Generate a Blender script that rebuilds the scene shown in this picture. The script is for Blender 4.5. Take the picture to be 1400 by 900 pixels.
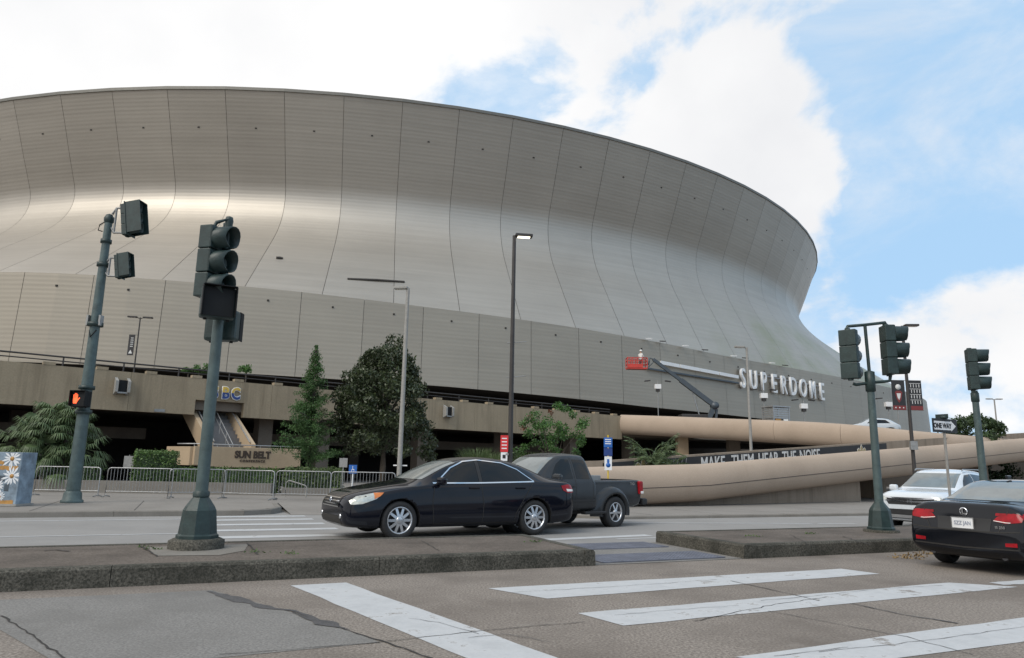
import bpy, bmesh, math, random
import numpy as np
from mathutils import Vector, Matrix
from mathutils.bvhtree import BVHTree
random.seed(7); RNG = np.random.default_rng(7)
for o in list(bpy.data.objects): bpy.data.objects.remove(o, do_unlink=True)
scene = bpy.context.scene
COL = scene.collection
R = math.radians

# ------------------------------------------------------------------ camera
EYE = 1.42; FPX = 970.0
PITCH = math.atan(185 / FPX); ROLL = 0.02
_F = Vector((0, math.cos(PITCH), math.sin(PITCH)))
_R0 = Vector((1, 0, 0)); _U0 = Vector((0, -math.sin(PITCH), math.cos(PITCH)))
_RT = _R0 * math.cos(ROLL) + _U0 * math.sin(ROLL)
_UP = -_R0 * math.sin(ROLL) + _U0 * math.cos(ROLL)
cam = bpy.data.cameras.new('camera'); cam.sensor_width = 36; cam.lens = 36 * FPX / 1400
cam.clip_start = 0.05; cam.clip_end = 6000
camo = bpy.data.objects.new('camera', cam); COL.objects.link(camo)
m = Matrix((( _RT.x, _UP.x, -_F.x, 0), (_RT.y, _UP.y, -_F.y, 0), (_RT.z, _UP.z, -_F.z, EYE), (0, 0, 0, 1)))
camo.matrix_world = m
scene.camera = camo
scene.render.resolution_x = 1024; scene.render.resolution_y = 658

# ------------------------------------------------------------------ world: sky with broken cloud
CLOUDS = [(1010, 215, 2, 11, .26), (1120, 265, 1, 5, .10), (1340, 480, 3, 13, .24), (1300, 130, 1, 5, .10), (1230, 230, 3, 11, -.22), (722, 118, .3, 5.0, -.16), (1330, 330, 2, 9, -.06), (880, 20, 3, 14, .14), (1390, 400, 1, 6, .10)]   # cumulus heads and gaps in view (photo column, row, inner and outer radius in degrees, weight)
SUN_DIR = Vector((-0.52, -0.62, 0.80)).normalized()
world = bpy.data.worlds.new('World'); scene.world = world; world.use_nodes = True
wt = world.node_tree; wt.nodes.clear()
def wn(t, **k):
    n = wt.nodes.new(t)
    for a, b in k.items(): setattr(n, a, b)
    return n
sky = wn('ShaderNodeTexSky', sky_type='NISHITA', sun_disc=False)
sky.sun_elevation = math.asin(SUN_DIR.z); sky.sun_rotation = math.atan2(SUN_DIR.x, SUN_DIR.y)
sky.air_density = 1.0; sky.dust_density = 1.2; sky.ozone_density = 1.5
tc = wn('ShaderNodeTexCoord')
def wmath(op, a, b=None, clamp=False):
    n = wn('ShaderNodeMath', operation=op, use_clamp=clamp)
    if op == 'MULTIPLY_ADD': n.inputs[2].default_value = -0.45
    for i, v in enumerate((a, b)):
        if v is None: continue
        if isinstance(v, (int, float)): n.inputs[i].default_value = v
        else: wt.links.new(v, n.inputs[i])
    return n.outputs[0]
n1 = wn('ShaderNodeTexNoise'); n1.inputs['Scale'].default_value = 3.1; n1.inputs['Detail'].default_value = 12
n1.inputs['Roughness'].default_value = 0.56; n1.inputs['Distortion'].default_value = 0.25
mp = wn('ShaderNodeMapping'); mp.inputs['Location'].default_value = (3.9, 6.2, 1.3); mp.inputs['Scale'].default_value = (1, 1, 1.5)
wt.links.new(tc.outputs['Generated'], mp.inputs[0]); wt.links.new(mp.outputs[0], n1.inputs['Vector'])
sep = wn('ShaderNodeSeparateXYZ'); wt.links.new(tc.outputs['Generated'], sep.inputs[0])
# the cloud deck is closed towards the west (-x) and breaks into cumulus towards the east
bias = wmath('MULTIPLY', sep.outputs[0], -0.36)
dens = wmath('ADD', wmath('MULTIPLY_ADD', n1.outputs[0], 1.9), bias)
def dirpx(px, py): return (_F * FPX + _RT * (px - 700) + _UP * (450 - py)).normalized()
for px, py, r_in, r_out, amp in CLOUDS:
    vm = wn('ShaderNodeVectorMath', operation='DOT_PRODUCT'); nv = wn('ShaderNodeVectorMath', operation='NORMALIZE')
    wt.links.new(tc.outputs['Generated'], nv.inputs[0]); wt.links.new(nv.outputs[0], vm.inputs[0]); vm.inputs[1].default_value = dirpx(px, py)
    q = wn('ShaderNodeMapRange', interpolation_type='SMOOTHSTEP'); q.inputs[1].default_value = math.cos(R(r_out)); q.inputs[2].default_value = math.cos(R(r_in)); q.inputs[4].default_value = amp
    wt.links.new(vm.outputs['Value'], q.inputs[0]); dens = wmath('ADD', dens, q.outputs[0])
mr = wn('ShaderNodeMapRange', interpolation_type='SMOOTHSTEP'); mr.inputs[1].default_value = 0.33; mr.inputs[2].default_value = 0.54
wt.links.new(dens, mr.inputs[0])
n2 = wn('ShaderNodeTexNoise'); n2.inputs['Scale'].default_value = 2.0; n2.inputs['Detail'].default_value = 8; n2.inputs['Roughness'].default_value = 0.5
mp2 = wn('ShaderNodeMapping'); mp2.inputs['Location'].default_value = (3.3, 1.4, 0.9); wt.links.new(tc.outputs['Generated'], mp2.inputs[0]); wt.links.new(mp2.outputs[0], n2.inputs['Vector'])
mr2 = wn('ShaderNodeMapRange'); mr2.inputs[1].default_value = 0.33; mr2.inputs[2].default_value = 0.62
wt.links.new(n2.outputs[0], mr2.inputs[0])
cc = wn('ShaderNodeMix', data_type='RGBA'); cc.inputs[6].default_value = (8.3, 8.4, 8.65, 1); cc.inputs[7].default_value = (10.6, 10.55, 10.5, 1)
wt.links.new(mr2.outputs[0], cc.inputs[0])
veil = wn('ShaderNodeMix', data_type='RGBA'); veil.inputs[0].default_value = 0.85; veil.inputs[7].default_value = (4.7, 7.3, 10.2, 1)
wt.links.new(sky.outputs[0], veil.inputs[6])
n3 = wn('ShaderNodeTexNoise'); n3.inputs['Scale'].default_value = 2.2; n3.inputs['Detail'].default_value = 9; n3.inputs['Roughness'].default_value = 0.62; n3.inputs['Distortion'].default_value = 0.6
mp3 = wn('ShaderNodeMapping'); mp3.inputs['Location'].default_value = (0.3, 2.2, 1.9); mp3.inputs['Scale'].default_value = (1, 1, 2.2); wt.links.new(tc.outputs['Generated'], mp3.inputs[0]); wt.links.new(mp3.outputs[0], n3.inputs['Vector'])
mr3 = wn('ShaderNodeMapRange', interpolation_type='SMOOTHSTEP'); mr3.inputs[1].default_value = 0.40; mr3.inputs[2].default_value = 0.72; mr3.inputs[4].default_value = 0.75
wt.links.new(n3.outputs[0], mr3.inputs[0])
cover = wmath('MAXIMUM', mr.outputs[0], mr3.outputs[0])
mx = wn('ShaderNodeMix', data_type='RGBA'); wt.links.new(cover, mx.inputs[0]); wt.links.new(veil.outputs[2], mx.inputs[6]); wt.links.new(cc.outputs[2], mx.inputs[7])
bg = wn('ShaderNodeBackground'); bg.inputs[1].default_value = 0.10; wt.links.new(mx.outputs[2], bg.inputs[0])
wo = wn('ShaderNodeOutputWorld'); wt.links.new(bg.outputs[0], wo.inputs[0])

sl = bpy.data.lights.new('sun', 'SUN'); sl.energy = 1.9; sl.angle = R(32); sl.color = (1, 0.95, 0.86)
so = bpy.data.objects.new('sun', sl); COL.objects.link(so); so.location = (0, 0, 120)
so.rotation_euler = (-SUN_DIR).to_track_quat('-Z', 'Y').to_euler()
vs = scene.view_settings; vs.view_transform = 'Standard'; vs.look = 'None'; vs.exposure = 0.0; vs.gamma = 1.0

# ------------------------------------------------------------------ measuring helpers (a pixel of the 1400 x 900 photograph as a place on the ground / at a depth)
def ray(px, py): return _F * FPX + _RT * (px - 700) + _UP * (450 - py)
def G(px, py, z=0.0):
    v = ray(px, py); t = (z - EYE) / v.z
    return Vector((v.x * t, v.y * t, z))
def A(px, py, Y):
    v = ray(px, py); t = Y / v.y
    return Vector((v.x * t, Y, EYE + v.z * t))
UA = R(24.0)
def ST(s, t, z=0.0):            # street frame: s along the street, t across it
    return Vector((s * math.cos(UA) - t * math.sin(UA), s * math.sin(UA) + t * math.cos(UA), z))

# ------------------------------------------------------------------ materials
MATS = {}
def mat(name, col, rough=0.6, metal=0.0, var=0.12, nscale=3.0, bump=0.0, bscale=40.0, col2=None, thr=None, coat=0.0, spec=0.5, coord='Object', emit=None, estr=0.0, transl=0.0, stretch=None):
    if name in MATS: return MATS[name]
    m = bpy.data.materials.new(name); m.use_nodes = True; nt = m.node_tree
    b = nt.nodes['Principled BSDF']; L = nt.links.new
    b.inputs['Roughness'].default_value = rough; b.inputs['Metallic'].default_value = metal
    b.inputs['Specular IOR Level'].default_value = spec
    if coat: b.inputs['Coat Weight'].default_value = coat; b.inputs['Coat Roughness'].default_value = 0.03
    tcn = nt.nodes.new('ShaderNodeTexCoord'); src = tcn.outputs[coord]
    if stretch:
        mpn = nt.nodes.new('ShaderNodeMapping'); mpn.inputs['Scale'].default_value = stretch
        L(src, mpn.inputs[0]); src = mpn.outputs[0]
    nz = nt.nodes.new('ShaderNodeTexNoise'); nz.inputs['Scale'].default_value = nscale; nz.inputs['Detail'].default_value = 8; nz.inputs['Roughness'].default_value = 0.65
    L(src, nz.inputs['Vector'])
    cr = nt.nodes.new('ShaderNodeValToRGB')
    a = [max(0, c * (1 - var)) for c in col]; e = [min(1, c * (1 + var)) for c in (col2 or col)]
    lo, hi = thr or (0.3, 0.7)
    cr.color_ramp.elements[0].position = lo; cr.color_ramp.elements[1].position = hi
    cr.color_ramp.elements[0].color = (*a, 1); cr.color_ramp.elements[1].color = (*e, 1)
    L(nz.outputs[0], cr.inputs[0]); L(cr.outputs[0], b.inputs['Base Color'])
    if bump:
        bz = nt.nodes.new('ShaderNodeTexNoise'); bz.inputs['Scale'].default_value = bscale; bz.inputs['Detail'].default_value = 5
        L(src, bz.inputs['Vector'])
        bn = nt.nodes.new('ShaderNodeBump'); bn.inputs['Strength'].default_value = bump; bn.inputs['Distance'].default_value = 0.02
        L(bz.outputs[0], bn.inputs['Height']); L(bn.outputs[0], b.inputs['Normal'])
    if emit: b.inputs['Emission Color'].default_value = (*emit, 1); b.inputs['Emission Strength'].default_value = estr
    if transl:
        tr = nt.nodes.new('ShaderNodeBsdfTranslucent'); L(cr.outputs[0], tr.inputs[0])
        ms = nt.nodes.new('ShaderNodeMixShader'); ms.inputs[0].default_value = transl
        L(b.outputs[0], ms.inputs[1]); L(tr.outputs[0], ms.inputs[2]); L(ms.outputs[0], nt.nodes['Material Output'].inputs[0])
    MATS[name] = m; return m

def layered(name, base, speck, stain, nfine=90, nlarge=0.35, rough=0.85, bump=0.35, light=None, streak=None):
    """weathered mineral surface: fine aggregate speckle + large stains + bump, world coordinates"""
    m = bpy.data.materials.new(name); m.use_nodes = True; nt = m.node_tree; L = nt.links.new
    b = nt.nodes['Principled BSDF']; b.inputs['Roughness'].default_value = rough; b.inputs['Specular IOR Level'].default_value = 0.3
    g = nt.nodes.new('ShaderNodeNewGeometry'); P = g.outputs['Position']
    def nz(s, d=6, r=0.6):
        n = nt.nodes.new('ShaderNodeTexNoise'); n.inputs['Scale'].default_value = s; n.inputs['Detail'].default_value = d; n.inputs['Roughness'].default_value = r
        L(P, n.inputs['Vector']); return n.outputs[0]
    def rng(src, lo, hi):
        r = nt.nodes.new('ShaderNodeMapRange'); r.inputs[1].default_value = lo; r.inputs[2].default_value = hi; L(src, r.inputs[0]); return r.outputs[0]
    def mix(f, a, c):
        n = nt.nodes.new('ShaderNodeMix'); n.data_type = 'RGBA'
        L(f, n.inputs[0])
        for i, v in ((6, a), (7, c)):
            if isinstance(v, tuple): n.inputs[i].default_value = (*v, 1)
            else: L(v, n.inputs[i])
        return n.outputs[2]
    fine = nz(nfine, 3, 0.7)
    c = mix(rng(fine, 0.38, 0.66), base, speck)
    c = mix(rng(nz(nlarge, 9, 0.62), 0.44, 0.72), c, mix(rng(fine, 0.3, 0.7), stain, base))
    if light: c = mix(rng(nz(nlarge * 2.3, 9, 0.7), 0.58, 0.74), c, light)
    if streak:
        mp = nt.nodes.new('ShaderNodeMapping'); mp.inputs['Scale'].default_value = (1.6, 1.6, 0.10); L(P, mp.inputs[0])
        ns = nt.nodes.new('ShaderNodeTexNoise'); ns.inputs['Scale'].default_value = 1.3; ns.inputs['Detail'].default_value = 7; ns.inputs['Roughness'].default_value = 0.7; L(mp.outputs[0], ns.inputs['Vector'])
        c = mix(rng(ns.outputs[0], 0.48, 0.72), c, streak)
    L(c, b.inputs['Base Color'])
    bn = nt.nodes.new('ShaderNodeBump'); bn.inputs['Strength'].default_value = bump; bn.inputs['Distance'].default_value = 0.008
    L(fine, bn.inputs['Height']); L(bn.outputs[0], b.inputs['Normal'])
    MATS[name] = m; return m

layered('road_concrete', (0.135, 0.115, 0.098), (0.33, 0.292, 0.256), (0.125, 0.105, 0.09), 42, 0.5, light=(0.235, 0.21, 0.185))
layered('slab_concrete', (0.150, 0.145, 0.138), (0.262, 0.252, 0.238), (0.142, 0.135, 0.125), 48, 0.8)
layered('far_road', (0.25, 0.243, 0.235), (0.30, 0.29, 0.28), (0.20, 0.193, 0.185), 60, 0.4)
layered('pavement', (0.225, 0.208, 0.19), (0.265, 0.247, 0.226), (0.175, 0.16, 0.145), 60, 0.5)
layered('median_top', (0.095, 0.078, 0.065), (0.175, 0.148, 0.126), (0.055, 0.047, 0.040), 40, 1.1)
layered('kerb_dirty', (0.036, 0.035, 0.028), (0.135, 0.125, 0.105), (0.020, 0.021, 0.016), 40, 2.2, bump=0.8)
layered('kerb_clean', (0.19, 0.175, 0.155), (0.235, 0.22, 0.198), (0.135, 0.122, 0.105), 60, 1.2)
layered('asphalt_patch', (0.075, 0.073, 0.075), (0.12, 0.115, 0.115), (0.05, 0.05, 0.05), 60, 3, bump=0.9)
layered('soil', (0.13, 0.11, 0.085), (0.2, 0.17, 0.13), (0.08, 0.07, 0.05), 30, 0.8)
layered('parapet_concrete', (0.30, 0.245, 0.17), (0.35, 0.285, 0.20), (0.24, 0.195, 0.135), 14, 0.5, bump=0.5, streak=(0.215, 0.172, 0.118))
layered('ramp_concrete', (0.40, 0.315, 0.245), (0.44, 0.35, 0.275), (0.33, 0.26, 0.20), 25, 0.35, bump=0.2)
layered('ramp_wall', (0.30, 0.24, 0.185), (0.34, 0.275, 0.215), (0.235, 0.19, 0.145), 25, 0.5, bump=0.2, streak=(0.20, 0.16, 0.12))
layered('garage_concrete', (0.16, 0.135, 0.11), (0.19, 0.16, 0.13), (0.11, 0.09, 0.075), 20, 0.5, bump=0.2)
layered('garage_shade', (0.05, 0.045, 0.04), (0.06, 0.055, 0.05), (0.035, 0.03, 0.028), 20, 0.5, bump=0.2)  # garage concrete again, with the parking level's shade put into its colour
layered('balcony_concrete', (0.44, 0.335, 0.225), (0.48, 0.37, 0.25), (0.38, 0.29, 0.195), 20, 0.9, bump=0.2)

def paint_white():
    """worn road paint: paint breaks up along noise, the concrete shows through"""
    m = bpy.data.materials.new('road_paint'); m.use_nodes = True; nt = m.node_tree; L = nt.links.new
    b = nt.nodes['Principled BSDF']; b.inputs['Roughness'].default_value = 0.7
    g = nt.nodes.new('ShaderNodeNewGeometry')
    def nz(s, d, r):
        n = nt.nodes.new('ShaderNodeTexNoise'); n.inputs['Scale'].default_value = s; n.inputs['Detail'].default_value = d; n.inputs['Roughness'].default_value = r
        L(g.outputs['Position'], n.inputs['Vector']); return n.outputs[0]
    r1 = nt.nodes.new('ShaderNodeValToRGB'); r1.color_ramp.elements[0].position = 0.37; r1.color_ramp.elements[1].position = 0.43
    r1.color_ramp.elements[0].color = (0.22, 0.20, 0.18, 1); r1.color_ramp.elements[1].color = (0.49, 0.50, 0.51, 1)
    e = r1.color_ramp.elements.new(0.62); e.color = (0.42, 0.43, 0.44, 1)
    L(nz(2.6, 12, 0.78), r1.inputs[0]); L(r1.outputs[0], b.inputs['Base Color'])
    bn = nt.nodes.new('ShaderNodeBump'); bn.inputs['Strength'].default_value = 0.4; bn.inputs['Distance'].default_value = 0.006
    L(nz(60, 3, 0.7), bn.inputs['Height']); L(bn.outputs[0], b.inputs['Normal'])
    MATS['road_paint'] = m
paint_white()

def dome_metal(name, c, rough, metal, c2, algae=False):
    m = bpy.data.materials.new(name); m.use_nodes = True; nt = m.node_tree; L = nt.links.new
    b = nt.nodes['Principled BSDF']; b.inputs['Metallic'].default_value = metal
    g = nt.nodes.new('ShaderNodeNewGeometry'); sp = nt.nodes.new('ShaderNodeSeparateXYZ'); L(g.outputs['Position'], sp.inputs[0])
    oi = nt.nodes.new('ShaderNodeObjectInfo')
    mp = nt.nodes.new('ShaderNodeMapping'); mp.inputs['Scale'].default_value = (0.06, 0.06, 2.6); L(g.outputs['Position'], mp.inputs[0])
    n = nt.nodes.new('ShaderNodeTexNoise'); n.inputs['Scale'].default_value = 1.0; n.inputs['Detail'].default_value = 6; n.inputs['Roughness'].default_value = 0.7; L(mp.outputs[0], n.inputs['Vector'])
    n2 = nt.nodes.new('ShaderNodeTexNoise'); n2.inputs['Scale'].default_value = 0.09; n2.inputs['Detail'].default_value = 7; n2.inputs['Roughness'].default_value = 0.6; L(g.outputs['Position'], n2.inputs['Vector'])
    def mth(op, a, c_):
        q = nt.nodes.new('ShaderNodeMath'); q.operation = op
        for i, v in enumerate((a, c_)):
            if isinstance(v, (int, float)): q.inputs[i].default_value = v
            else: L(v, q.inputs[i])
        return q.outputs[0]
    f = mth('ADD', mth('MULTIPLY', n.outputs[0], 0.75), mth('ADD', mth('MULTIPLY', n2.outputs[0], 0.7), mth('MULTIPLY', oi.outputs['Random'], 0.16)))
    rp = nt.nodes.new('ShaderNodeValToRGB'); rp.color_ramp.elements[0].position = 0.5; rp.color_ramp.elements[1].position = 1.0
    rp.color_ramp.elements[0].color = (*c2, 1); rp.color_ramp.elements[1].color = (*c, 1); L(f, rp.inputs[0]); col = rp.outputs[0]
    if algae:        # green growth on the shaded eastern flare, broken by streaky noise
        def rngm(src, a0, a1):
            q = nt.nodes.new('ShaderNodeMapRange'); q.interpolation_type = 'SMOOTHSTEP'; q.inputs[1].default_value = a0; q.inputs[2].default_value = a1; L(src, q.inputs[0]); return q.outputs[0]
        n4 = nt.nodes.new('ShaderNodeTexNoise'); n4.inputs['Scale'].default_value = 0.07; n4.inputs['Detail'].default_value = 8; n4.inputs['Roughness'].default_value = 0.62; L(g.outputs['Position'], n4.inputs['Vector'])
        fac = mth('MULTIPLY', mth('MULTIPLY', rngm(sp.outputs[0], 18, 42), rngm(sp.outputs[2], 27, 22)), mth('MULTIPLY', rngm(n4.outputs[0], 0.36, 0.62), 0.8))
        mxg = nt.nodes.new('ShaderNodeMix'); mxg.data_type = 'RGBA'; L(fac, mxg.inputs[0]); L(col, mxg.inputs[6]); mxg.inputs[7].default_value = (0.30, 0.31, 0.20, 1); col = mxg.outputs[2]
    L(col, b.inputs['Base Color'])
    b.inputs['Roughness'].default_value = rough
    # horizontal ribs of the cladding
    w = mth('SINE', mth('MULTIPLY', sp.outputs[2], 2 * math.pi / 0.42), 0)
    bn = nt.nodes.new('ShaderNodeBump'); bn.inputs['Strength'].default_value = 0.10; bn.inputs['Distance'].default_value = 0.02
    L(w, bn.inputs['Height']); L(bn.outputs[0], b.inputs['Normal'])
    MATS[name] = m
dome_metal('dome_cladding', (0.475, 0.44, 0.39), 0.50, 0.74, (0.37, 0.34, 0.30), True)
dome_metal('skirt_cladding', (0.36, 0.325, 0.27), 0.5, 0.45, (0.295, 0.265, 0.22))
mat('seam_dark', (0.15, 0.14, 0.125), 0.7); mat('seam_light', (0.30, 0.28, 0.25), 0.6); mat('soffit_dark', (0.05, 0.045, 0.04), 0.7)
mat('rim_trim', (0.16, 0.155, 0.14), 0.5, 0.5)
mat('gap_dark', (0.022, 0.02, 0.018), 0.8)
mat('roof_white', (0.6, 0.6, 0.6), 0.7)
mat('signal_green', (0.018, 0.036, 0.035), 0.45, 0.0, 0.35, 6, 0.15, 30, spec=0.5)
mat('pole_green', (0.068, 0.10, 0.10), 0.5, 0.1, 0.3, 5, 0.2, 40)
mat('signal_black', (0.009, 0.010, 0.011), 0.6, 0, 0.3, spec=0.25)
mat('lens_dark', (0.03, 0.028, 0.026), 0.2, 0, 0.2)
mat('hand_red', (0.9, 0.12, 0.03), 0.5, emit=(1.0, 0.10, 0.03), estr=1.6)
mat('galv', (0.38, 0.385, 0.39), 0.4, 0.6, 0.15, 8)
mat('galv_dull', (0.30, 0.30, 0.295), 0.5, 0.5, 0.2, 8)
mat('bronze_pole', (0.05, 0.045, 0.043), 0.5, 0.3, 0.2)
mat('concrete_pole', (0.30, 0.29, 0.27), 0.7, 0, 0.15, 8)
mat('lamp_glass', (0.85, 0.84, 0.8), 0.2, 0, 0.05)
mat('lamp_lit', (0.9, 0.9, 0.8), 0.3, emit=(1, 0.92, 0.72), estr=2.5)
mat('white_paint', (0.75, 0.75, 0.75), 0.45, 0, 0.06)
mat('sign_white', (0.78, 0.79, 0.80), 0.4, 0, 0.05)
mat('letter_side', (0.30, 0.30, 0.31), 0.5, 0.3)
mat('navy', (0.02, 0.05, 0.2), 0.4); mat('gold', (0.62, 0.42, 0.07), 0.4)
mat('sign_blue', (0.02, 0.12, 0.42), 0.4); mat('sign_red', (0.62, 0.03, 0.035), 0.4); mat('sign_yellow', (0.6, 0.42, 0.03), 0.5)
mat('sign_black', (0.015, 0.015, 0.016), 0.5); mat('brown_letter', (0.06, 0.042, 0.03), 0.6)
mat('banner_black', (0.022, 0.022, 0.024), 0.55, 0, 0.25, 1.5); mat('banner_white', (0.62, 0.62, 0.61), 0.6); mat('banner_red', (0.18, 0.03, 0.03), 0.6)
mat('fleur_gold', (0.36, 0.29, 0.16), 0.55)
mat('lift_red', (0.55, 0.05, 0.035), 0.45); mat('lift_boom', (0.07, 0.085, 0.10), 0.4, 0.2); mat('lift_orange', (0.65, 0.13, 0.05), 0.5)
mat('rubber', (0.018, 0.018, 0.019), 0.75, 0, 0.2, 20, 0.2, 60); mat('alloy', (0.55, 0.56, 0.58), 0.28, 0.85, 0.08); mat('alloy_dark', (0.06, 0.06, 0.065), 0.5, 0.4)
mat('paint_navyblack', (0.006, 0.007, 0.012), 0.07, 0, 0.15, 4, spec=0.38); mat('paint_black', (0.005, 0.006, 0.009), 0.08, 0, 0.15, 4, spec=0.42)
mat('paint_grey', (0.040, 0.043, 0.047), 0.22, 0.35, 0.15, 4, spec=0.4); mat('paint_white_car', (0.66, 0.70, 0.74), 0.25, 0, 0.04, 4, coat=1.0)
mat('paint_silver', (0.55, 0.57, 0.58), 0.3, 0.4, 0.05, 4, coat=1.0); mat('paint_redcar', (0.5, 0.03, 0.04), 0.3, 0, 0.05, 4, coat=1.0)
mat('car_glass', (0.008, 0.009, 0.010), 0.04, 0, 0.05, spec=0.35); mat('car_glass_sky_glare', (0.16, 0.18, 0.18), 0.05, 0, 0.25, 2, spec=1.0)  # second glass: sky reflection put into a paler base colour
mat('black_plastic', (0.016, 0.016, 0.017), 0.6, 0, 0.2); mat('chrome', (0.72, 0.73, 0.75), 0.12, 1.0, 0.03)
mat('headlamp', (0.50, 0.52, 0.48), 0.12, 0.3, 0.35, 9, coat=1.0); mat('amber', (0.60, 0.17, 0.02), 0.2, coat=1.0)
mat('tail_red', (0.30, 0.006, 0.012), 0.2, 0, 0.35, 9, spec=0.35); mat('plate', (0.70, 0.71, 0.72), 0.4)
mat('plate_text', (0.22, 0.25, 0.33), 0.5)
mat('steel_steps', (0.20, 0.20, 0.205), 0.5, 0.2)
mat('tactile', (0.135, 0.145, 0.18), 0.75, 0, 0.25, 3, 0.8, 22)
mat('box_base', (0.20, 0.26, 0.32), 0.5, 0, 0.5, 3.2); mat('petal', (0.70, 0.72, 0.74), 0.5); mat('flower_orange', (0.42, 0.22, 0.06), 0.5, 0, 0.3, 5)
mat('box_dark', (0.06, 0.08, 0.10), 0.5, 0, 0.4, 4)
mat('bark', (0.085, 0.07, 0.055), 0.9, 0, 0.3, 6, 0.6, 14)
mat('leaf_magnolia', (0.026, 0.042, 0.018), 0.38, 0, 0.5, 1.3, col2=(0.060, 0.078, 0.034), transl=0.12)
mat('leaf_cypress', (0.030, 0.070, 0.022), 0.6, 0, 0.4, 1.5, col2=(0.075, 0.15, 0.045), transl=0.25)
mat('leaf_palm', (0.045, 0.080, 0.030), 0.5, 0, 0.4, 2, col2=(0.12, 0.17, 0.075), transl=0.2)
mat('leaf_hedge', (0.035, 0.075, 0.018), 0.5, 0, 0.4, 2, col2=(0.10, 0.17, 0.045), transl=0.2)
mat('leaf_myrtle', (0.040, 0.095, 0.022), 0.5, 0, 0.4, 2, col2=(0.09, 0.19, 0.05), transl=0.25)
mat('leaf_grass', (0.055, 0.10, 0.035), 0.5, 0, 0.4, 2, col2=(0.15, 0.20, 0.08), transl=0.25)
mat('leaf_oak', (0.024, 0.048, 0.020), 0.5, 0, 0.45, 1.5, col2=(0.055, 0.09, 0.035), transl=0.15)
mat('leaf_red', (0.16, 0.06, 0.03), 0.5, transl=0.2)
mat('leaf_dry', (0.22, 0.15, 0.07), 0.7, 0, 0.4, 9)
mat('skin', (0.36, 0.22, 0.15), 0.6); mat('cloth_white', (0.68, 0.67, 0.64), 0.8); mat('cloth_dark', (0.05, 0.055, 0.07), 0.85); mat('hardhat', (0.75, 0.75, 0.73), 0.35)
mat('crack', (0.035, 0.032, 0.03), 0.9)

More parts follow.
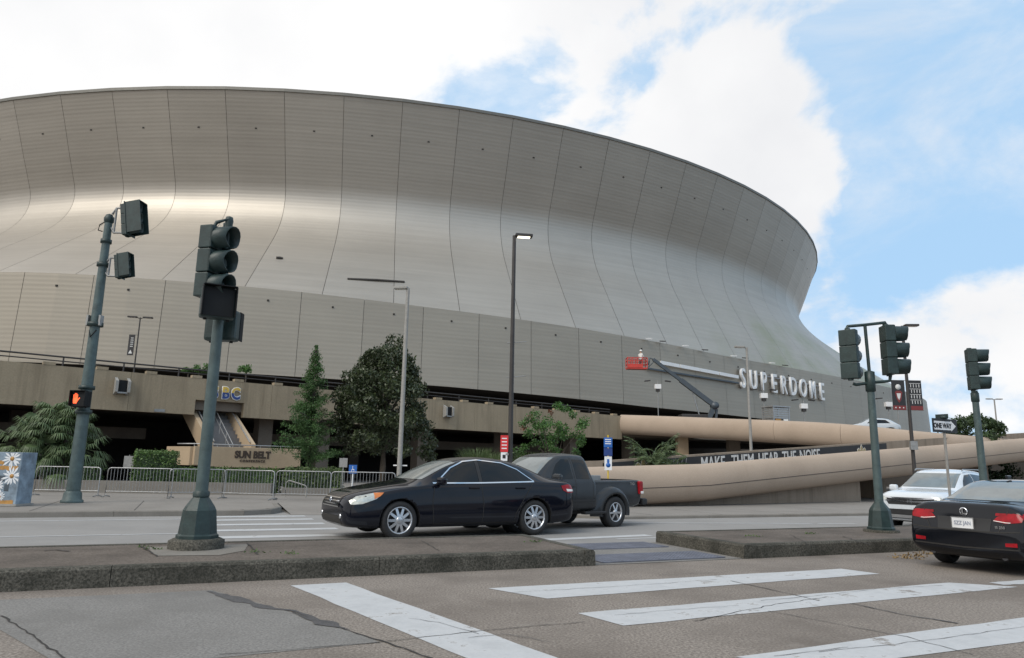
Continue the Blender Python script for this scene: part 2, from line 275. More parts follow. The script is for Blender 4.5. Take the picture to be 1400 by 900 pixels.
# ------------------------------------------------------------------ mesh helpers
class MB:
    def __init__(self): self.v = []; self.f = []; self.sm = []
    def quad(self, *p, smooth=False):
        n = len(self.v); self.v += [tuple(q) for q in p]; self.f.append(tuple(range(n, n + len(p)))); self.sm.append(smooth); return self
    def box(self, c, s, rz=0.0, M=None):
        cx, cy, cz = c; hx, hy, hz = s[0] / 2, s[1] / 2, s[2] / 2; n = len(self.v); ca, sa = math.cos(rz), math.sin(rz)
        for dz in (-hz, hz):
            for dx, dy in ((-hx, -hy), (hx, -hy), (hx, hy), (-hx, hy)):
                p = Vector((cx + dx * ca - dy * sa, cy + dx * sa + dy * ca, cz + dz))
                if M: p = M @ p
                self.v.append(tuple(p))
        for q in ((3, 2, 1, 0), (4, 5, 6, 7), (0, 1, 5, 4), (1, 2, 6, 5), (2, 3, 7, 6), (3, 0, 4, 7)): self.f.append(tuple(n + i for i in q)); self.sm.append(False)
        return self
    def tube(self, pts, r, n=8, cap=True, smooth=True):
        pts = [Vector(p) for p in pts]; rs = r if isinstance(r, (list, tuple)) else [r] * len(pts); base = len(self.v)
        for i, p in enumerate(pts):
            d = (pts[min(i + 1, len(pts) - 1)] - pts[max(i - 1, 0)]).normalized()
            a = d.cross(Vector((0, 0, 1)))
            if a.length < 1e-3: a = d.cross(Vector((1, 0, 0)))
            a.normalize(); b = d.cross(a)
            for k in range(n):
                t = 2 * math.pi * k / n; self.v.append(tuple(p + (a * math.cos(t) + b * math.sin(t)) * rs[i]))
        for i in range(len(pts) - 1):
            for k in range(n):
                k2 = (k + 1) % n; self.f.append((base + i * n + k, base + i * n + k2, base + (i + 1) * n + k2, base + (i + 1) * n + k)); self.sm.append(smooth)
        if cap:
            e = base + (len(pts) - 1) * n; q0 = [self.v[base + k] for k in range(n)][::-1]; q1 = [self.v[e + k] for k in range(n)]
            self.quad(*q0); self.quad(*q1)
        return self
    def lathe(self, prof, n=24, axis='Z', c=(0, 0, 0), smooth=True, arc=2 * math.pi, a0=0.0, M=None):
        base = len(self.v); full = abs(arc - 2 * math.pi) < 1e-6; cols = n if full else n + 1
        for r, h in prof:
            for k in range(cols):
                t = a0 + arc * k / n; x, y = r * math.cos(t), r * math.sin(t)
                p = {'Z': (x, y, h), 'Y': (x, h, y), 'X': (h, x, y)}[axis]
                p = Vector((c[0] + p[0], c[1] + p[1], c[2] + p[2]))
                if M: p = M @ p
                self.v.append(tuple(p))
        for i in range(len(prof) - 1):
            for k in range(n):
                k2 = (k + 1) % cols; self.f.append((base + i * cols + k, base + i * cols + k2, base + (i + 1) * cols + k2, base + (i + 1) * cols + k)); self.sm.append(smooth)
        return self
    def prism(self, poly, z0, z1):
        """vertical extrusion of a plan polygon (counter-clockwise)"""
        n = len(poly); b = len(self.v)
        self.v += [(p[0], p[1], z0) for p in poly] + [(p[0], p[1], z1) for p in poly]
        self.f.append(tuple(b + i for i in range(n))[::-1]); self.sm.append(False); self.f.append(tuple(b + n + i for i in range(n))); self.sm.append(False)
        for i in range(n): j = (i + 1) % n; self.f.append((b + i, b + j, b + n + j, b + n + i)); self.sm.append(False)
        return self
    def xform(self, M, start=0):
        for i in range(start, len(self.v)): self.v[i] = tuple(M @ Vector(self.v[i]))
        return self
    def mesh(self, name):
        me = bpy.data.meshes.new(name); me.from_pydata(self.v, [], self.f)
        me.polygons.foreach_set('use_smooth', self.sm); me.validate(); me.update(); return me
    def build(self, name, material, parent=None, loc=None, rot=None, fix=True, bevel=0.0):
        me = self.mesh(name)
        if fix or bevel:
            bm = bmesh.new(); bm.from_mesh(me)
            if bevel:
                bmesh.ops.remove_doubles(bm, verts=bm.verts, dist=1e-5)
                bmesh.ops.bevel(bm, geom=[e for e in bm.edges if len(e.link_faces) == 2 and e.calc_face_angle(0) > 0.6], offset=bevel, segments=2, affect='EDGES', profile=0.6)
            bmesh.ops.recalc_face_normals(bm, faces=bm.faces); bm.to_mesh(me); bm.free()
        return mobj(name, me, material, parent, loc, rot)
def mobj(name, me, material, parent=None, loc=None, rot=None):
    o = bpy.data.objects.new(name, me); COL.objects.link(o)
    if material is not None and not me.materials: me.materials.append(MATS[material] if isinstance(material, str) else material)
    if parent: o.parent = parent
    if loc is not None: o.location = loc
    if rot is not None: o.rotation_euler = rot
    return o
def tag(o, label, cat, group=None):
    o['label'] = label; o['category'] = cat
    if group: o['group'] = group
    return o
def struct(o): o['kind'] = 'structure'; return o
def stuff(o): o['kind'] = 'stuff'; return o
def thing(name, label, cat, loc=(0, 0, 0), rz=0.0, group=None):
    o = bpy.data.objects.new(name, None); o.empty_display_size = 0.3; COL.objects.link(o); o.location = loc; o.rotation_euler = (0, 0, rz)
    return tag(o, label, cat, group)
def dup(root, loc, rz, label=None, group=None):
    def cp(o, par):
        c = o.copy(); COL.objects.link(c)
        if par: c.parent = par
        for ch in [x for x in KIDS.get(o.name, [])]: cp(ch, c)
        return c
    KIDS = {}
    for o in list(COL.objects):
        if o.parent: KIDS.setdefault(o.parent.name, []).append(o)
    r = cp(root, None); r.location = loc; r.rotation_euler = (0, 0, rz)
    if label: r['label'] = label
    if group: r['group'] = group
    return r
def evaluated(obj, name):
    dg = bpy.context.evaluated_depsgraph_get(); me = bpy.data.meshes.new_from_object(obj.evaluated_get(dg)); me.name = name; return me
def text_mesh(s, size=1.0, depth=0.02, bold=0.0, spacing=1.0, align='CENTER'):
    cu = bpy.data.curves.new('t', 'FONT'); cu.body = s; cu.size = size; cu.extrude = depth / 2; cu.offset = bold; cu.align_x = align; cu.space_character = spacing; cu.resolution_u = 3
    o = bpy.data.objects.new('t', cu); COL.objects.link(o)
    bpy.context.view_layer.update(); me = evaluated(o, 'lettering'); bpy.data.objects.remove(o, do_unlink=True); bpy.data.curves.remove(cu)
    me.materials.clear(); return me
def text(name, s, size, depth, material, parent, M, bold=0.0, spacing=1.0, sx=1.0, align='CENTER'):
    me = text_mesh(s, size, depth, bold, spacing, align); me.transform(M @ Matrix.Diagonal((sx, 1, 1, 1)))
    return mobj(name, me, material, parent)
def face_frame(origin, right, up):
    r = Vector(right).normalized(); u = Vector(up).normalized(); n = r.cross(u); o = Vector(origin)
    return Matrix(((r.x, u.x, n.x, o.x), (r.y, u.y, n.y, o.y), (r.z, u.z, n.z, o.z), (0, 0, 0, 1)))
def sheet(name, pts, material, parent=None):
    mb = MB(); mb.quad(*pts); return mb.build(name, material, parent)

def leaf_object(name, P, size, material, parent=None, aspect=0.55, seed=1, up=0.0, N=None):
    """one mesh of many folded leaf-sized quads at points P"""
    rg = np.random.default_rng(seed); P = np.asarray(P, float); n = len(P)
    d = rg.normal(size=(n, 3)) if N is None else N + rg.normal(size=(n, 3)) * 0.45
    d[:, 2] += up; d /= np.linalg.norm(d, axis=1)[:, None] + 1e-9
    t = rg.normal(size=(n, 3)); s = np.cross(d, t); s /= np.linalg.norm(s, axis=1)[:, None] + 1e-9
    q = np.cross(s, d)
    L = size * (0.6 + 0.8 * rg.random(n))[:, None]; W = L * aspect
    v = np.empty((n, 4, 3)); v[:, 0] = P - d * L * 0.5; v[:, 1] = P + s * W * 0.5 + q * W * 0.15; v[:, 2] = P + d * L * 0.5; v[:, 3] = P - s * W * 0.5 + q * W * 0.15
    me = bpy.data.meshes.new(name); me.vertices.add(n * 4); me.vertices.foreach_set('co', v.reshape(-1))
    me.loops.add(n * 4); me.loops.foreach_set('vertex_index', np.arange(n * 4, dtype=np.int32))
    me.polygons.add(n); me.polygons.foreach_set('loop_start', np.arange(0, n * 4, 4, dtype=np.int32)); me.polygons.foreach_set('loop_total', np.full(n, 4, dtype=np.int32))
    me.update(); me.validate()
    return mobj(name, me, material, parent)
def clump_points(centres, radii, per, rg, shell=0.55):
    out = []
    for c, r in zip(centres, radii):
        u = rg.normal(size=(per, 3)); u /= np.linalg.norm(u, axis=1)[:, None]
        out.append(np.asarray(c) + u * (r * (shell + (1 - shell) * rg.random(per)) ** 1.0)[:, None] * np.array([1, 1, 0.8]))
    return np.concatenate(out)

# ================================================================== THE SETTING: ground, streets, median, pavements
g_ = struct(sheet('ground', [(-2500, -2500, -0.45), (2500, -2500, -0.45), (2500, 2500, -0.45), (-2500, 2500, -0.45)], 'soil'))
road = struct(sheet('road', [ST(-60, -45), ST(90, -45), ST(90, 11.6), ST(-60, 11.6)], 'road_concrete'))
far_road = struct(sheet('far_street', [ST(-70, 11.55, 0.004), ST(95, 11.55, 0.004), ST(95, 30.0, -0.27), ST(-70, 30.0, -0.27)], 'far_road'))
def zfar(t): return 0.004 + (t - 11.55) * (-0.274 / 18.45)
KH = 0.22
def road_strip(name, quadpx, material, parent, z=0.004):
    return sheet(name, [G(x, y, z) for x, y in quadpx], material, parent)
def cutstripe(name, a, b, c, d, material, parent, z=0.004, n=14, jag=0.012):
    """paint stripe a-b-c-d (quad corners, a-b and d-c are its long sides) with slightly ragged long edges"""
    a, b, c, d = [Vector(p) for p in (a, b, c, d)]; rg = random.Random(hash(name + str(a.x)) % 999); mb = MB()
    top = [a.lerp(b, i / n) for i in range(n + 1)]; bot = [d.lerp(c, i / n) for i in range(n + 1)]
    for L_ in (top, bot):
        for p in L_[1:-1]: p.x += rg.uniform(-jag, jag); p.y += rg.uniform(-jag, jag)
    for p in top + bot: p.z = z
    for i in range(n): mb.quad(bot[i], bot[i + 1], top[i + 1], top[i])
    return mb.build(name, material, parent)
for q in ([(397, 801), (473, 797), (775, 905), (672, 915)],):
    a, b, c, d = [G(*p) for p in q]
    a2, d2 = a, b; mb = cutstripe('crosswalk_edge_line', a, d + (d - a) * 0.5, c + (c - b) * 0.5, b, 'road_paint', road)
for q in ([(667, 805), (1150, 778), (1203, 785), (748, 819)], [(790, 839), (1298, 797), (1392, 803), (852, 856)], [(1005, 899), (1560, 823), (1640, 845), (1120, 915)], [(1352, 797), (1440, 790), (1480, 796), (1372, 800)]):
    a, b, c, d = [G(*p) for p in q]
    cutstripe('crosswalk_stripe', a, b, c, d, 'road_paint', road)
# concrete slabs of the near street: lighter repaired slab, joints, cracks with asphalt filler
slab = sheet('pale_slab', [G(-40, 822, .003), G(290, 807, .003), G(430, 846, .003), G(520, 878, .003), G(240, 905, .003), G(75, 905, .003), G(-40, 838, .003)], 'slab_concrete', road)
def crack(pts, w, name='crack', material='crack', z=0.007, parent=road, seed=3, zg=0.0):
    rg = random.Random(seed); P = [G(x, y, zg) for x, y in pts]; Q = []
    for a, b in zip(P[:-1], P[1:]):
        k = max(2, int((b - a).length / 0.10))
        for i in range(k): Q.append(a.lerp(b, i / k) + Vector((rg.uniform(-.012, .012), rg.uniform(-.016, .016), 0)))
    Q.append(P[-1]); mb = MB()
    prev = None
    for i, p in enumerate(Q):
        d = (Q[min(i + 1, len(Q) - 1)] - Q[max(0, i - 1)]); d.z = 0; d.normalize(); nrm = Vector((-d.y, d.x, 0)); ww = (w[min(int(i / len(Q) * len(w)), len(w) - 1)] if isinstance(w, list) else w) * rg.uniform(0.5, 1.4)
        cur = (p + nrm * ww * .5, p - nrm * ww * .5)
        if prev:
            q = [Vector(v) for v in (prev[1], cur[1], cur[0], prev[0])]
            for v in q: v.z = z
            mb.quad(*q)
        prev = cur
    return mb.build(name, material, parent)
crack([(285, 809), (330, 822), (362, 831), (400, 836), (470, 860)], [.05, .10, .13, .09, .10, .05, .04, .06, .10, .03], 'asphalt_filler', 'asphalt_patch')
crack([(400, 838), (430, 850), (478, 862)], [.03, .05, .13, .02], 'asphalt_filler', 'asphalt_patch', z=.0085, seed=9)
crack([(470, 861), (530, 880), (600, 905)], .016)
crack([(0, 843), (40, 866), (95, 908)], .018, seed=5)
crack([(520, 879), (400, 889), (300, 896)], .008, seed=6)
crack([(530, 877), (600, 870), (690, 860), (800, 851)], .010, seed=7)
crack([(1000, 795), (1060, 808), (1120, 822)], .016, seed=8)
crack([(1050, 836), (1150, 855), (1240, 872), (1330, 896)], .010, seed=10)
crack([(1165, 826), (1240, 842), (1310, 853)], .03, seed=11, material='asphalt_patch', name='asphalt_filler')
crack([(950, 850), (1060, 827), (1130, 817)], .010, seed=12)
for k, pts in enumerate(([(640, 873), (690, 868), (760, 880)], [(560, 846), (600, 852), (655, 868)], [(700, 811), (800, 805), (900, 799), (980, 793)], [(840, 842), (930, 834), (1010, 829)], [(1040, 822), (1120, 815), (1200, 806), (1290, 801)], [(1120, 893), (1220, 882), (1330, 868), (1400, 858)], [(1060, 899), (1160, 886)], [(900, 787), (990, 783), (1080, 781)])): crack(pts, .007, 'paint_crack', 'asphalt_patch', .008, road, 30 + k)
# far street paint
def far_line(s0, t0, s1, t1, w, name='lane_line'):
    a = ST(s0, t0 - w / 2, zfar(t0 - w / 2) + .005); b = ST(s1, t1 - w / 2, zfar(t1 - w / 2) + .005); c = ST(s1, t1 + w / 2, zfar(t1 + w / 2) + .005); d = ST(s0, t0 + w / 2, zfar(t0 + w / 2) + .005)
    return sheet(name, [a, b, c, d], 'road_paint', far_road)
for t0 in (13.2, 14.9, 16.6, 18.3, 20.0, 21.4): far_line(0.6, t0, 3.2, t0, .5, 'crosswalk_stripe')
far_line(-60, 16.0, 0.0, 16.0, .12); far_line(-60, 20.6, 0.0, 20.6, .16); far_line(-60, 12.6, 5.0, 12.6, .12)
far_line(5.4, 12.7, 9.2, 13.2, .35, 'stop_line'); far_line(10.5, 16.9, 17.5, 15.0, .16); far_line(8, 12.6, 60, 12.6, .12)
# median: two islands with kerb blocks and a cut-through with tactile plates
def island(s0, s1, name):
    t0, t1 = 9.3, 11.7
    med = struct(MB().prism([ST(s0 + .18, t0 + .18), ST(s1 - .18, t0 + .18), ST(s1 - .18, t1 - .18), ST(s0 + .18, t1 - .18)], -0.05, KH - 0.006).build(name, 'median_top'))
    def block(p, q, inn):
        """kerb block between plan points p and q, its back towards inn"""
        d = (q - p); L_ = d.length; d.normalize(); prof = [(0, -.06), (0.012, KH - .03), (0.04, KH), (.18, KH), (.18, -.06)]
        mb = MB(); pts = []
        for f in (0.004, L_ - 0.004):
            pts.append([p + d * f + inn * a + Vector((0, 0, b)) for a, b in prof])
        n = len(prof)
        for i in range(n): j = (i + 1) % n; mb.quad(pts[0][i], pts[1][i], pts[1][j], pts[0][j])
        mb.quad(*pts[0]); mb.quad(*pts[1][::-1]); mb.build('kerb_block', 'kerb_dirty', med)
    du = ST(1, 0) - ST(0, 0); dv = ST(0, 1) - ST(0, 0)
    n = int((s1 - s0) / 3.0)
    for i in range(n):
        a = s0 + .18 + (s1 - s0 - .36) * i / n; b = s0 + .18 + (s1 - s0 - .36) * (i + 1) / n
        block(ST(a, t0), ST(b, t0), dv); block(ST(a, t1), ST(b, t1), -dv)
    for s, inn in ((s0, du), (s1, -du)): block(ST(s, t0), ST(s, t1), inn)
    return med
med_w = island(-40, 5.55, 'median'); med_e = island(8.3, 60, 'median_far_end')
sheet('walkway', [ST(5.55, 9.32, .006), ST(8.3, 9.32, .006), ST(8.3, 11.68, .012), ST(5.55, 11.68, .012)], 'slab_concrete', road)
for t0, t1 in ((9.45, 10.25), (10.95, 11.75)):
    pl = MB().box((0, 0, .008), (2.3, t1 - t0, .016)).build('tactile_plate', 'tactile', road, ST(6.9, (t0 + t1) / 2, 0.010), (0, 0, UA))
    mb = MB()
    for i in range(34):
        for j in range(11):
            mb.box((-1.1 + i * 2.2 / 33, -(t1 - t0) / 2 + .06 + j * (t1 - t0 - .12) / 10, .018), (.028, .028, .006))
    stuff(mb.build('tactile_bumps', 'tactile', road, pl.location, (0, 0, UA)))
# paler patch round the signal footing, joints and cracks on the median top
zm = KH - .001
sheet('patched_concrete', [G(x, y, zm) for x, y in ((200, 748), (250, 746), (340, 744), (334, 753), (300, 759), (214, 760))], 'kerb_clean', med_w)
for k, (pts, w) in enumerate((([(192, 747), (203, 753), (214, 761)], .02), ([(338, 743), (345, 750), (352, 758)], .02), ([(60, 753), (75, 752), (95, 754)], .04), ([(0, 752), (90, 752), (180, 750)], .012), ([(575, 739), (590, 747), (600, 753)], .012), ([(352, 748), (470, 745), (640, 741)], .010))): crack(pts, w, 'crack', 'crack', KH + .003, med_w, 50 + k, zm)
for k, (pts, w) in enumerate((([(1080, 731), (1110, 746)], .012), ([(960, 733), (1000, 735), (1060, 734)], .010), ([(1150, 733), (1190, 745)], .02))): crack(pts, w, 'crack', 'crack', KH + .003, med_e, 60 + k, zm)
# dirt joint and weeds on the median top
def leaf_litter(name, label, cpx, n, spread, seed, material, size, zz):
    rg = np.random.default_rng(seed); P = []
    for (x, y) in cpx:
        c = G(x, y, zz); P.append(np.array(c) + rg.normal(size=(n, 3)) * np.array([spread, spread * .6, .012]))
    P = np.concatenate(P); P[:, 2] = zz + np.abs(P[:, 2] - zz)
    o = leaf_object(name, P, size, material, None, .5, seed); stuff(o); return tag(o, label, 'weeds' if 'green' in label else 'leaves')
leaf_litter('weeds', 'green weeds sprouting from the median joints', [(195, 748), (350, 755), (395, 757), (207, 751), (1030, 733), (1110, 730), (730, 741)], 26, .07, 4, 'leaf_hedge', .035, KH)
leaf_litter('leaf_litter', 'dry brown leaves gathered along the kerb of the cut-through', [(970, 738), (990, 744), (1010, 750), (1030, 757), (950, 732)], 60, .15, 5, 'leaf_dry', .04, .02)
leaf_litter('leaf_litter', 'dry leaves lying at the kerb foot beside the dark sedan tail', [(1250, 760), (1265, 757), (1240, 763)], 50, .12, 6, 'leaf_dry', .05, .01)

# far pavement with kerb: left corner, driveway, right run
def kerb_run(name, pts, inset, material='kerb_clean', par=None, h=0.15):
    """kerb blocks along plan polyline pts (list of (s,t)); inset turns to the pavement side"""
    for (a, b) in zip(pts[:-1], pts[1:]):
        p, q = ST(*a), ST(*b); d = (q - p); L_ = d.length; d.normalize(); nn = Vector((-d.y, d.x, 0)) * inset
        zz = zfar((a[1] + b[1]) / 2) - .03; k = max(1, int(L_ / 3.2))
        for i in range(k):
            u, v = p + d * (L_ * i / k + .004), p + d * (L_ * (i + 1) / k - .004); prof = [(0, zz), (.01, -.025), (.035, -0.002), (.2, -0.002), (.2, zz)]
            A_ = [u + nn * x + Vector((0, 0, z)) for x, z in prof]; B_ = [v + nn * x + Vector((0, 0, z)) for x, z in prof]
            mb = MB()
            for j in range(5): mb.quad(A_[j], B_[j], B_[(j + 1) % 5], A_[(j + 1) % 5])
            mb.quad(*A_); mb.quad(*B_[::-1]); mb.build('kerb_block', material, par)
left_edge = [(-70, 22.0), (1.6, 22.0), (2.4, 22.5), (2.8, 23.5), (2.9, 25.5)]
pav = struct(sheet('pavement', [ST(-70, 22.1, -.008), ST(1.55, 22.1, -.008), ST(2.3, 22.55, -.008), ST(2.7, 23.5, -.008), ST(2.8, 25.4, -.008), ST(10.0, 25.4, -.008), ST(10.1, 21, -.008), ST(10.6, 19.2, -.008), ST(11.8, 18.25, -.008), ST(95, 18.25, -.008), ST(95, 110, -.008), ST(-70, 110, -.008)], 'pavement'))
kerb_run('k', left_edge, 1, par=pav); kerb_run('k', [(10.0, 25.4), (10.0, 21), (10.5, 19.1), (11.7, 18.15), (95, 18.15)], 1, par=pav)
sheet('driveway_apron', [ST(2.9, 22.0, zfar(22) + .006), ST(10.0, 21.0, zfar(21) + .006), ST(10.0, 25.5, -.004), ST(2.9, 25.5, -.004)], 'pavement', pav)
# pavement slab joints
for k in range(14):
    s = -30 + k * 2.4
    if s < 1: MB().quad(ST(s, 22.2, -.004), ST(s + .02, 22.2, -.004), ST(s + .02, 27, -.004), ST(s, 27, -.004)).build('joint', 'crack', pav)
for k in range(10):
    s = 13 + k * 2.6; MB().quad(ST(s, 18.4, -.004), ST(s + .02, 18.4, -.004), ST(s + .02, 21, -.004), ST(s, 21, -.004)).build('joint', 'crack', pav)

# ================================================================== STADIUM
CX, CY = -33.86, 179.15
_RK = [(-185, 128), (-170, 120), (-150, 108), (-139, 105), (-125, 107), (-112, 112), (-104, 115), (-97, 116.4), (-94, 115.8), (-90, 114), (-83, 111), (-76, 109.2), (-70, 108.3), (-63, 107.2), (-57, 106.5), (-50, 106.2), (-40, 108.5), (-30, 113.5), (-20, 120.5), (-12, 126.3), (-5, 128), (2, 126), (12, 119), (22, 112), (40, 106.5), (55, 108), (75, 120), (85, 128), (100, 120), (130, 106), (175, 128)]
def R_skirt(az):
    a = ((az + 185) % 360) - 185
    xs = [k[0] for k in _RK]; ys = [k[1] for k in _RK]
    def cat(x):
        i = max(0, min(len(xs) - 2, int(np.searchsorted(xs, x) - 1))); t = (x - xs[i]) / (xs[i + 1] - xs[i])
        m0 = (ys[i + 1] - ys[max(i - 1, 0)]) / (xs[i + 1] - xs[max(i - 1, 0)]); m1 = (ys[min(i + 2, len(ys) - 1)] - ys[i]) / (xs[min(i + 2, len(xs) - 1)] - xs[i]); h = xs[i + 1] - xs[i]
        return (2*t**3-3*t**2+1)*ys[i] + (t**3-2*t**2+t)*h*m0 + (-2*t**3+3*t**2)*ys[i+1] + (t**3-t**2)*h*m1
    return sum(cat(a + d) for d in (-2.5, -1.2, 0, 1.2, 2.5)) / 5
def pol(az, r, z): return Vector((CX + r * math.cos(R(az)), CY + r * math.sin(R(az)), z))
PLAZA = 4.9
def SKT(az): a = ((az + 185) % 360) - 185; return float(np.interp(a, [-96, -84, -70, -55, -40], [18.0, 17.9, 17.0, 16.1, 16.0]))
def SKB(az): a = ((az + 185) % 360) - 185; return float(np.interp(a, [-96, -76, -62, -50], [9.6, 9.2, 8.4, 8.2]))
RIM_Z, RIM_R = 43.3, 103.75
def profile(az, off=0.0):
    Rs = R_skirt(az) - 0.5; P = [(RIM_R, RIM_Z), (102.6, 40.4), (101.4, 37.2), (100.35, 34.6)]
    p0 = Vector((99.95, 33.6)); p1 = Vector((98.5, 29.9)); end = Vector((Rs, SKT(az) - 0.1)); p2 = p1.lerp(end, 0.36)
    for i in range(13):
        t = i / 12; q = p0 * (1 - t) ** 2 + p1 * 2 * t * (1 - t) + p2 * t * t; P.append((q.x, q.y))
    for t in (0.35, 0.7, 1.0): q = p2.lerp(end, t); P.append((q.x, q.y))
    return [(r - off, z) for r, z in P]
stad = thing('stadium', 'huge round stadium clad in tan metal panels with a flared waist', 'stadium', (CX, CY, 0))
def rel(v): return Vector((v.x - CX, v.y - CY, v.z))
NF = 96; STEP = 360 / NF; AZ0 = -59.9
vent_me = MB().box((0, 0, 0), (.26, .22, .24)).mesh('vent'); vent_me.materials.append(MATS['gap_dark'])
for k in range(NF):
    a, b = AZ0 + k * STEP, AZ0 + (k + 1) * STEP; ga = 0.013   # half-gap in degrees
    pa, pb = profile(a), profile(b); mb = MB()
    A_ = [rel(pol(a + ga, r, z)) for r, z in pa]; B_ = [rel(pol(b - ga, r, z)) for r, z in pb]
    n = len(A_); mb.v = [tuple(p) for p in A_ + B_]
    for i in range(n - 1): mb.f.append((n + i, i, i + 1, n + i + 1)); mb.sm.append(True)
    mb.build('wall_panel', 'dome_cladding', stad, fix=False)
    am = (a + b) / 2; w = ((am + 180) % 360) - 180
    if -135 < w < 20:
        p = rel(pol(am, 103.75 * math.cos(R(STEP / 2)) - 1.62, 39.4)); mobj('vent', vent_me, None, stad, p, (0, 0, R(am + 90)))
# dark backing behind the seams, rim trim, roof cap
mb = MB()
for k in range(NF):
    a, b = AZ0 + k * STEP, AZ0 + (k + 1) * STEP
    A_ = [rel(pol(a, r, z)) for r, z in profile(a, .22)]; B_ = [rel(pol(b, r, z)) for r, z in profile(b, .22)]
    for i in range(len(A_) - 1): mb.quad(B_[i], A_[i], A_[i + 1], B_[i + 1])
mb.build('backing', 'seam_dark', stad)
mb = MB()
for k in range(NF):
    a, b = AZ0 + k * STEP, AZ0 + (k + 1) * STEP
    pr = [(RIM_R - .25, RIM_Z - .05), (RIM_R + .12, RIM_Z - .05), (RIM_R + .12, RIM_Z + .32), (RIM_R - 1.2, RIM_Z + .32)]
    for (r0, z0), (r1, z1) in zip(pr[:-1], pr[1:]): mb.quad(rel(pol(a, r0, z0)), rel(pol(b, r0, z0)), rel(pol(b, r1, z1)), rel(pol(a, r1, z1)))
mb.build('rim_trim', 'rim_trim', stad)
MB().lathe([(RIM_R - 1, 43.2), (97, 42.2), (92, 47), (78, 54), (60, 60), (40, 65), (20, 68), (0.01, 69)], 64).build('roof', 'roof_white', stad)
# skirt panels
az = -150.0; seams = [az]
while az < 60: az += math.degrees(6.1 / R_skirt(az)); seams.append(az)
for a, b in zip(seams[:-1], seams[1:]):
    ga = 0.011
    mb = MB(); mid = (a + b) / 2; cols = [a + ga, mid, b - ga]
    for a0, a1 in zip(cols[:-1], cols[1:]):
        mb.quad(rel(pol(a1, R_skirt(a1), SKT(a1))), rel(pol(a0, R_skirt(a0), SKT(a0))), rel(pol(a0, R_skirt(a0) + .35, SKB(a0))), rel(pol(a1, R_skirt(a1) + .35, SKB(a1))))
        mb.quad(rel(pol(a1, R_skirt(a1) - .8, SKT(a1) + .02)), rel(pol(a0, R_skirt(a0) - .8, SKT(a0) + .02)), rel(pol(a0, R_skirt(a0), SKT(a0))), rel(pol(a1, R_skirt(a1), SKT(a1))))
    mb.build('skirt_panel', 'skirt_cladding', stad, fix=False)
    if -110 < mid < -20: mobj('vent', vent_me, None, stad, rel(pol(mid, R_skirt(mid) + .02, SKT(mid) - 1.2)), (0, 0, R(mid + 90))).scale = (.7, .9, .7)
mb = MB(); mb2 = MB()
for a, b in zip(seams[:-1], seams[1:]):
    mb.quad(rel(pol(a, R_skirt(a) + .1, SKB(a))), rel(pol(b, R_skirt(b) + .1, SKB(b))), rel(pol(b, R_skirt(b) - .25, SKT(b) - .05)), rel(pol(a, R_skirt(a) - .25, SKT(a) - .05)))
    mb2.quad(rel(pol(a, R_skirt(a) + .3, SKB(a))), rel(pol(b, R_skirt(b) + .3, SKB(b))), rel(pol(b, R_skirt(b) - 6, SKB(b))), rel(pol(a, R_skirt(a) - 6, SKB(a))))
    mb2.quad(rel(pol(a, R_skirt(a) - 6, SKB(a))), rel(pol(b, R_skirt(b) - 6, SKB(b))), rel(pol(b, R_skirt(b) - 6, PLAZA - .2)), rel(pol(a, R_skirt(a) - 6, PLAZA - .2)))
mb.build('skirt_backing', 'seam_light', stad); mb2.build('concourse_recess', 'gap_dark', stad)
# slot and dash on the flare
def on_flare(px, py):
    """where the view ray of a photo pixel meets the flare: a point on the cladding"""
    v = ray(px, py).normalized(); t = 30.0
    while t < 260:
        p = Vector((0, 0, EYE)) + v * t; r = math.hypot(p.x - CX, p.y - CY); a = math.degrees(math.atan2(p.y - CY, p.x - CX)); pr = profile(a)
        zs = [q[1] for q in pr][::-1]; rs = [q[0] for q in pr][::-1]
        if zs[0] < p.z < zs[-1] and r < np.interp(p.z, zs, rs) * 0.9995: return p, a
        t += 0.25
    return None, None
for (x0, y0, x1, y1) in ((475, 383, 553, 387), (378, 354, 387, 355)):
    p, a = on_flare(x0, y0); q, b = on_flare(x1, y1)
    if p and q:
        d = (q - p); mb = MB(); o1 = (Vector((math.cos(R(a)), math.sin(R(a)), .7))) * .12; mb.tube([rel(p) + o1, rel((p + q) / 2) + o1 * 1.5, rel(q) + o1], .13, 6); mb.build('slot', 'soffit_dark', stad)

# ---- raised plaza: parapet with dark parking level behind it
P0, P1 = Vector((-25.5, 35.1, 0)), Vector((10.3, 65.8, 0))
PD = (P1 - P0).normalized(); PN = Vector((PD.y, -PD.x, 0)); PL = (P1 - P0).length
def PP(u, out=0.0, z=0.0): q = P0 + PD * u + PN * out; return Vector((q.x, q.y, z))     # u along the parapet, out towards the street
def u_at(px, z=5.0):                                                                    # where along the parapet a photo column meets it
    v = ray(px, 560); A2 = np.array([[PD.x, -v.x], [PD.y, -v.y]]); s = np.linalg.solve(A2, [-P0.x, -P0.y]); return s[0]
plaza = thing('plaza_deck', 'brown concrete plaza deck over a dark open parking level', 'plaza', (P0.x, P0.y, 0))
def prel(v): return Vector((v.x - P0.x, v.y - P0.y, v.z))
PT, PBm = 6.0, 3.88
uo0, uo1 = u_at(266, 4.2), u_at(333, 4.2)
def wallbox(u0, u1, z0, z1, d0=0.0, d1=-.35, mb=None):
    mb = mb or MB(); a, b, c, d = [prel(p) for p in (PP(u0, d0), PP(u1, d0), PP(u1, d1), PP(u0, d1))]; mb.prism([a, b, c, d], z0, z1); return mb
cuts = [-34 + 8.0 * i for i in range(20)]; cuts = [c for c in cuts if c < PL - 2] + [PL]
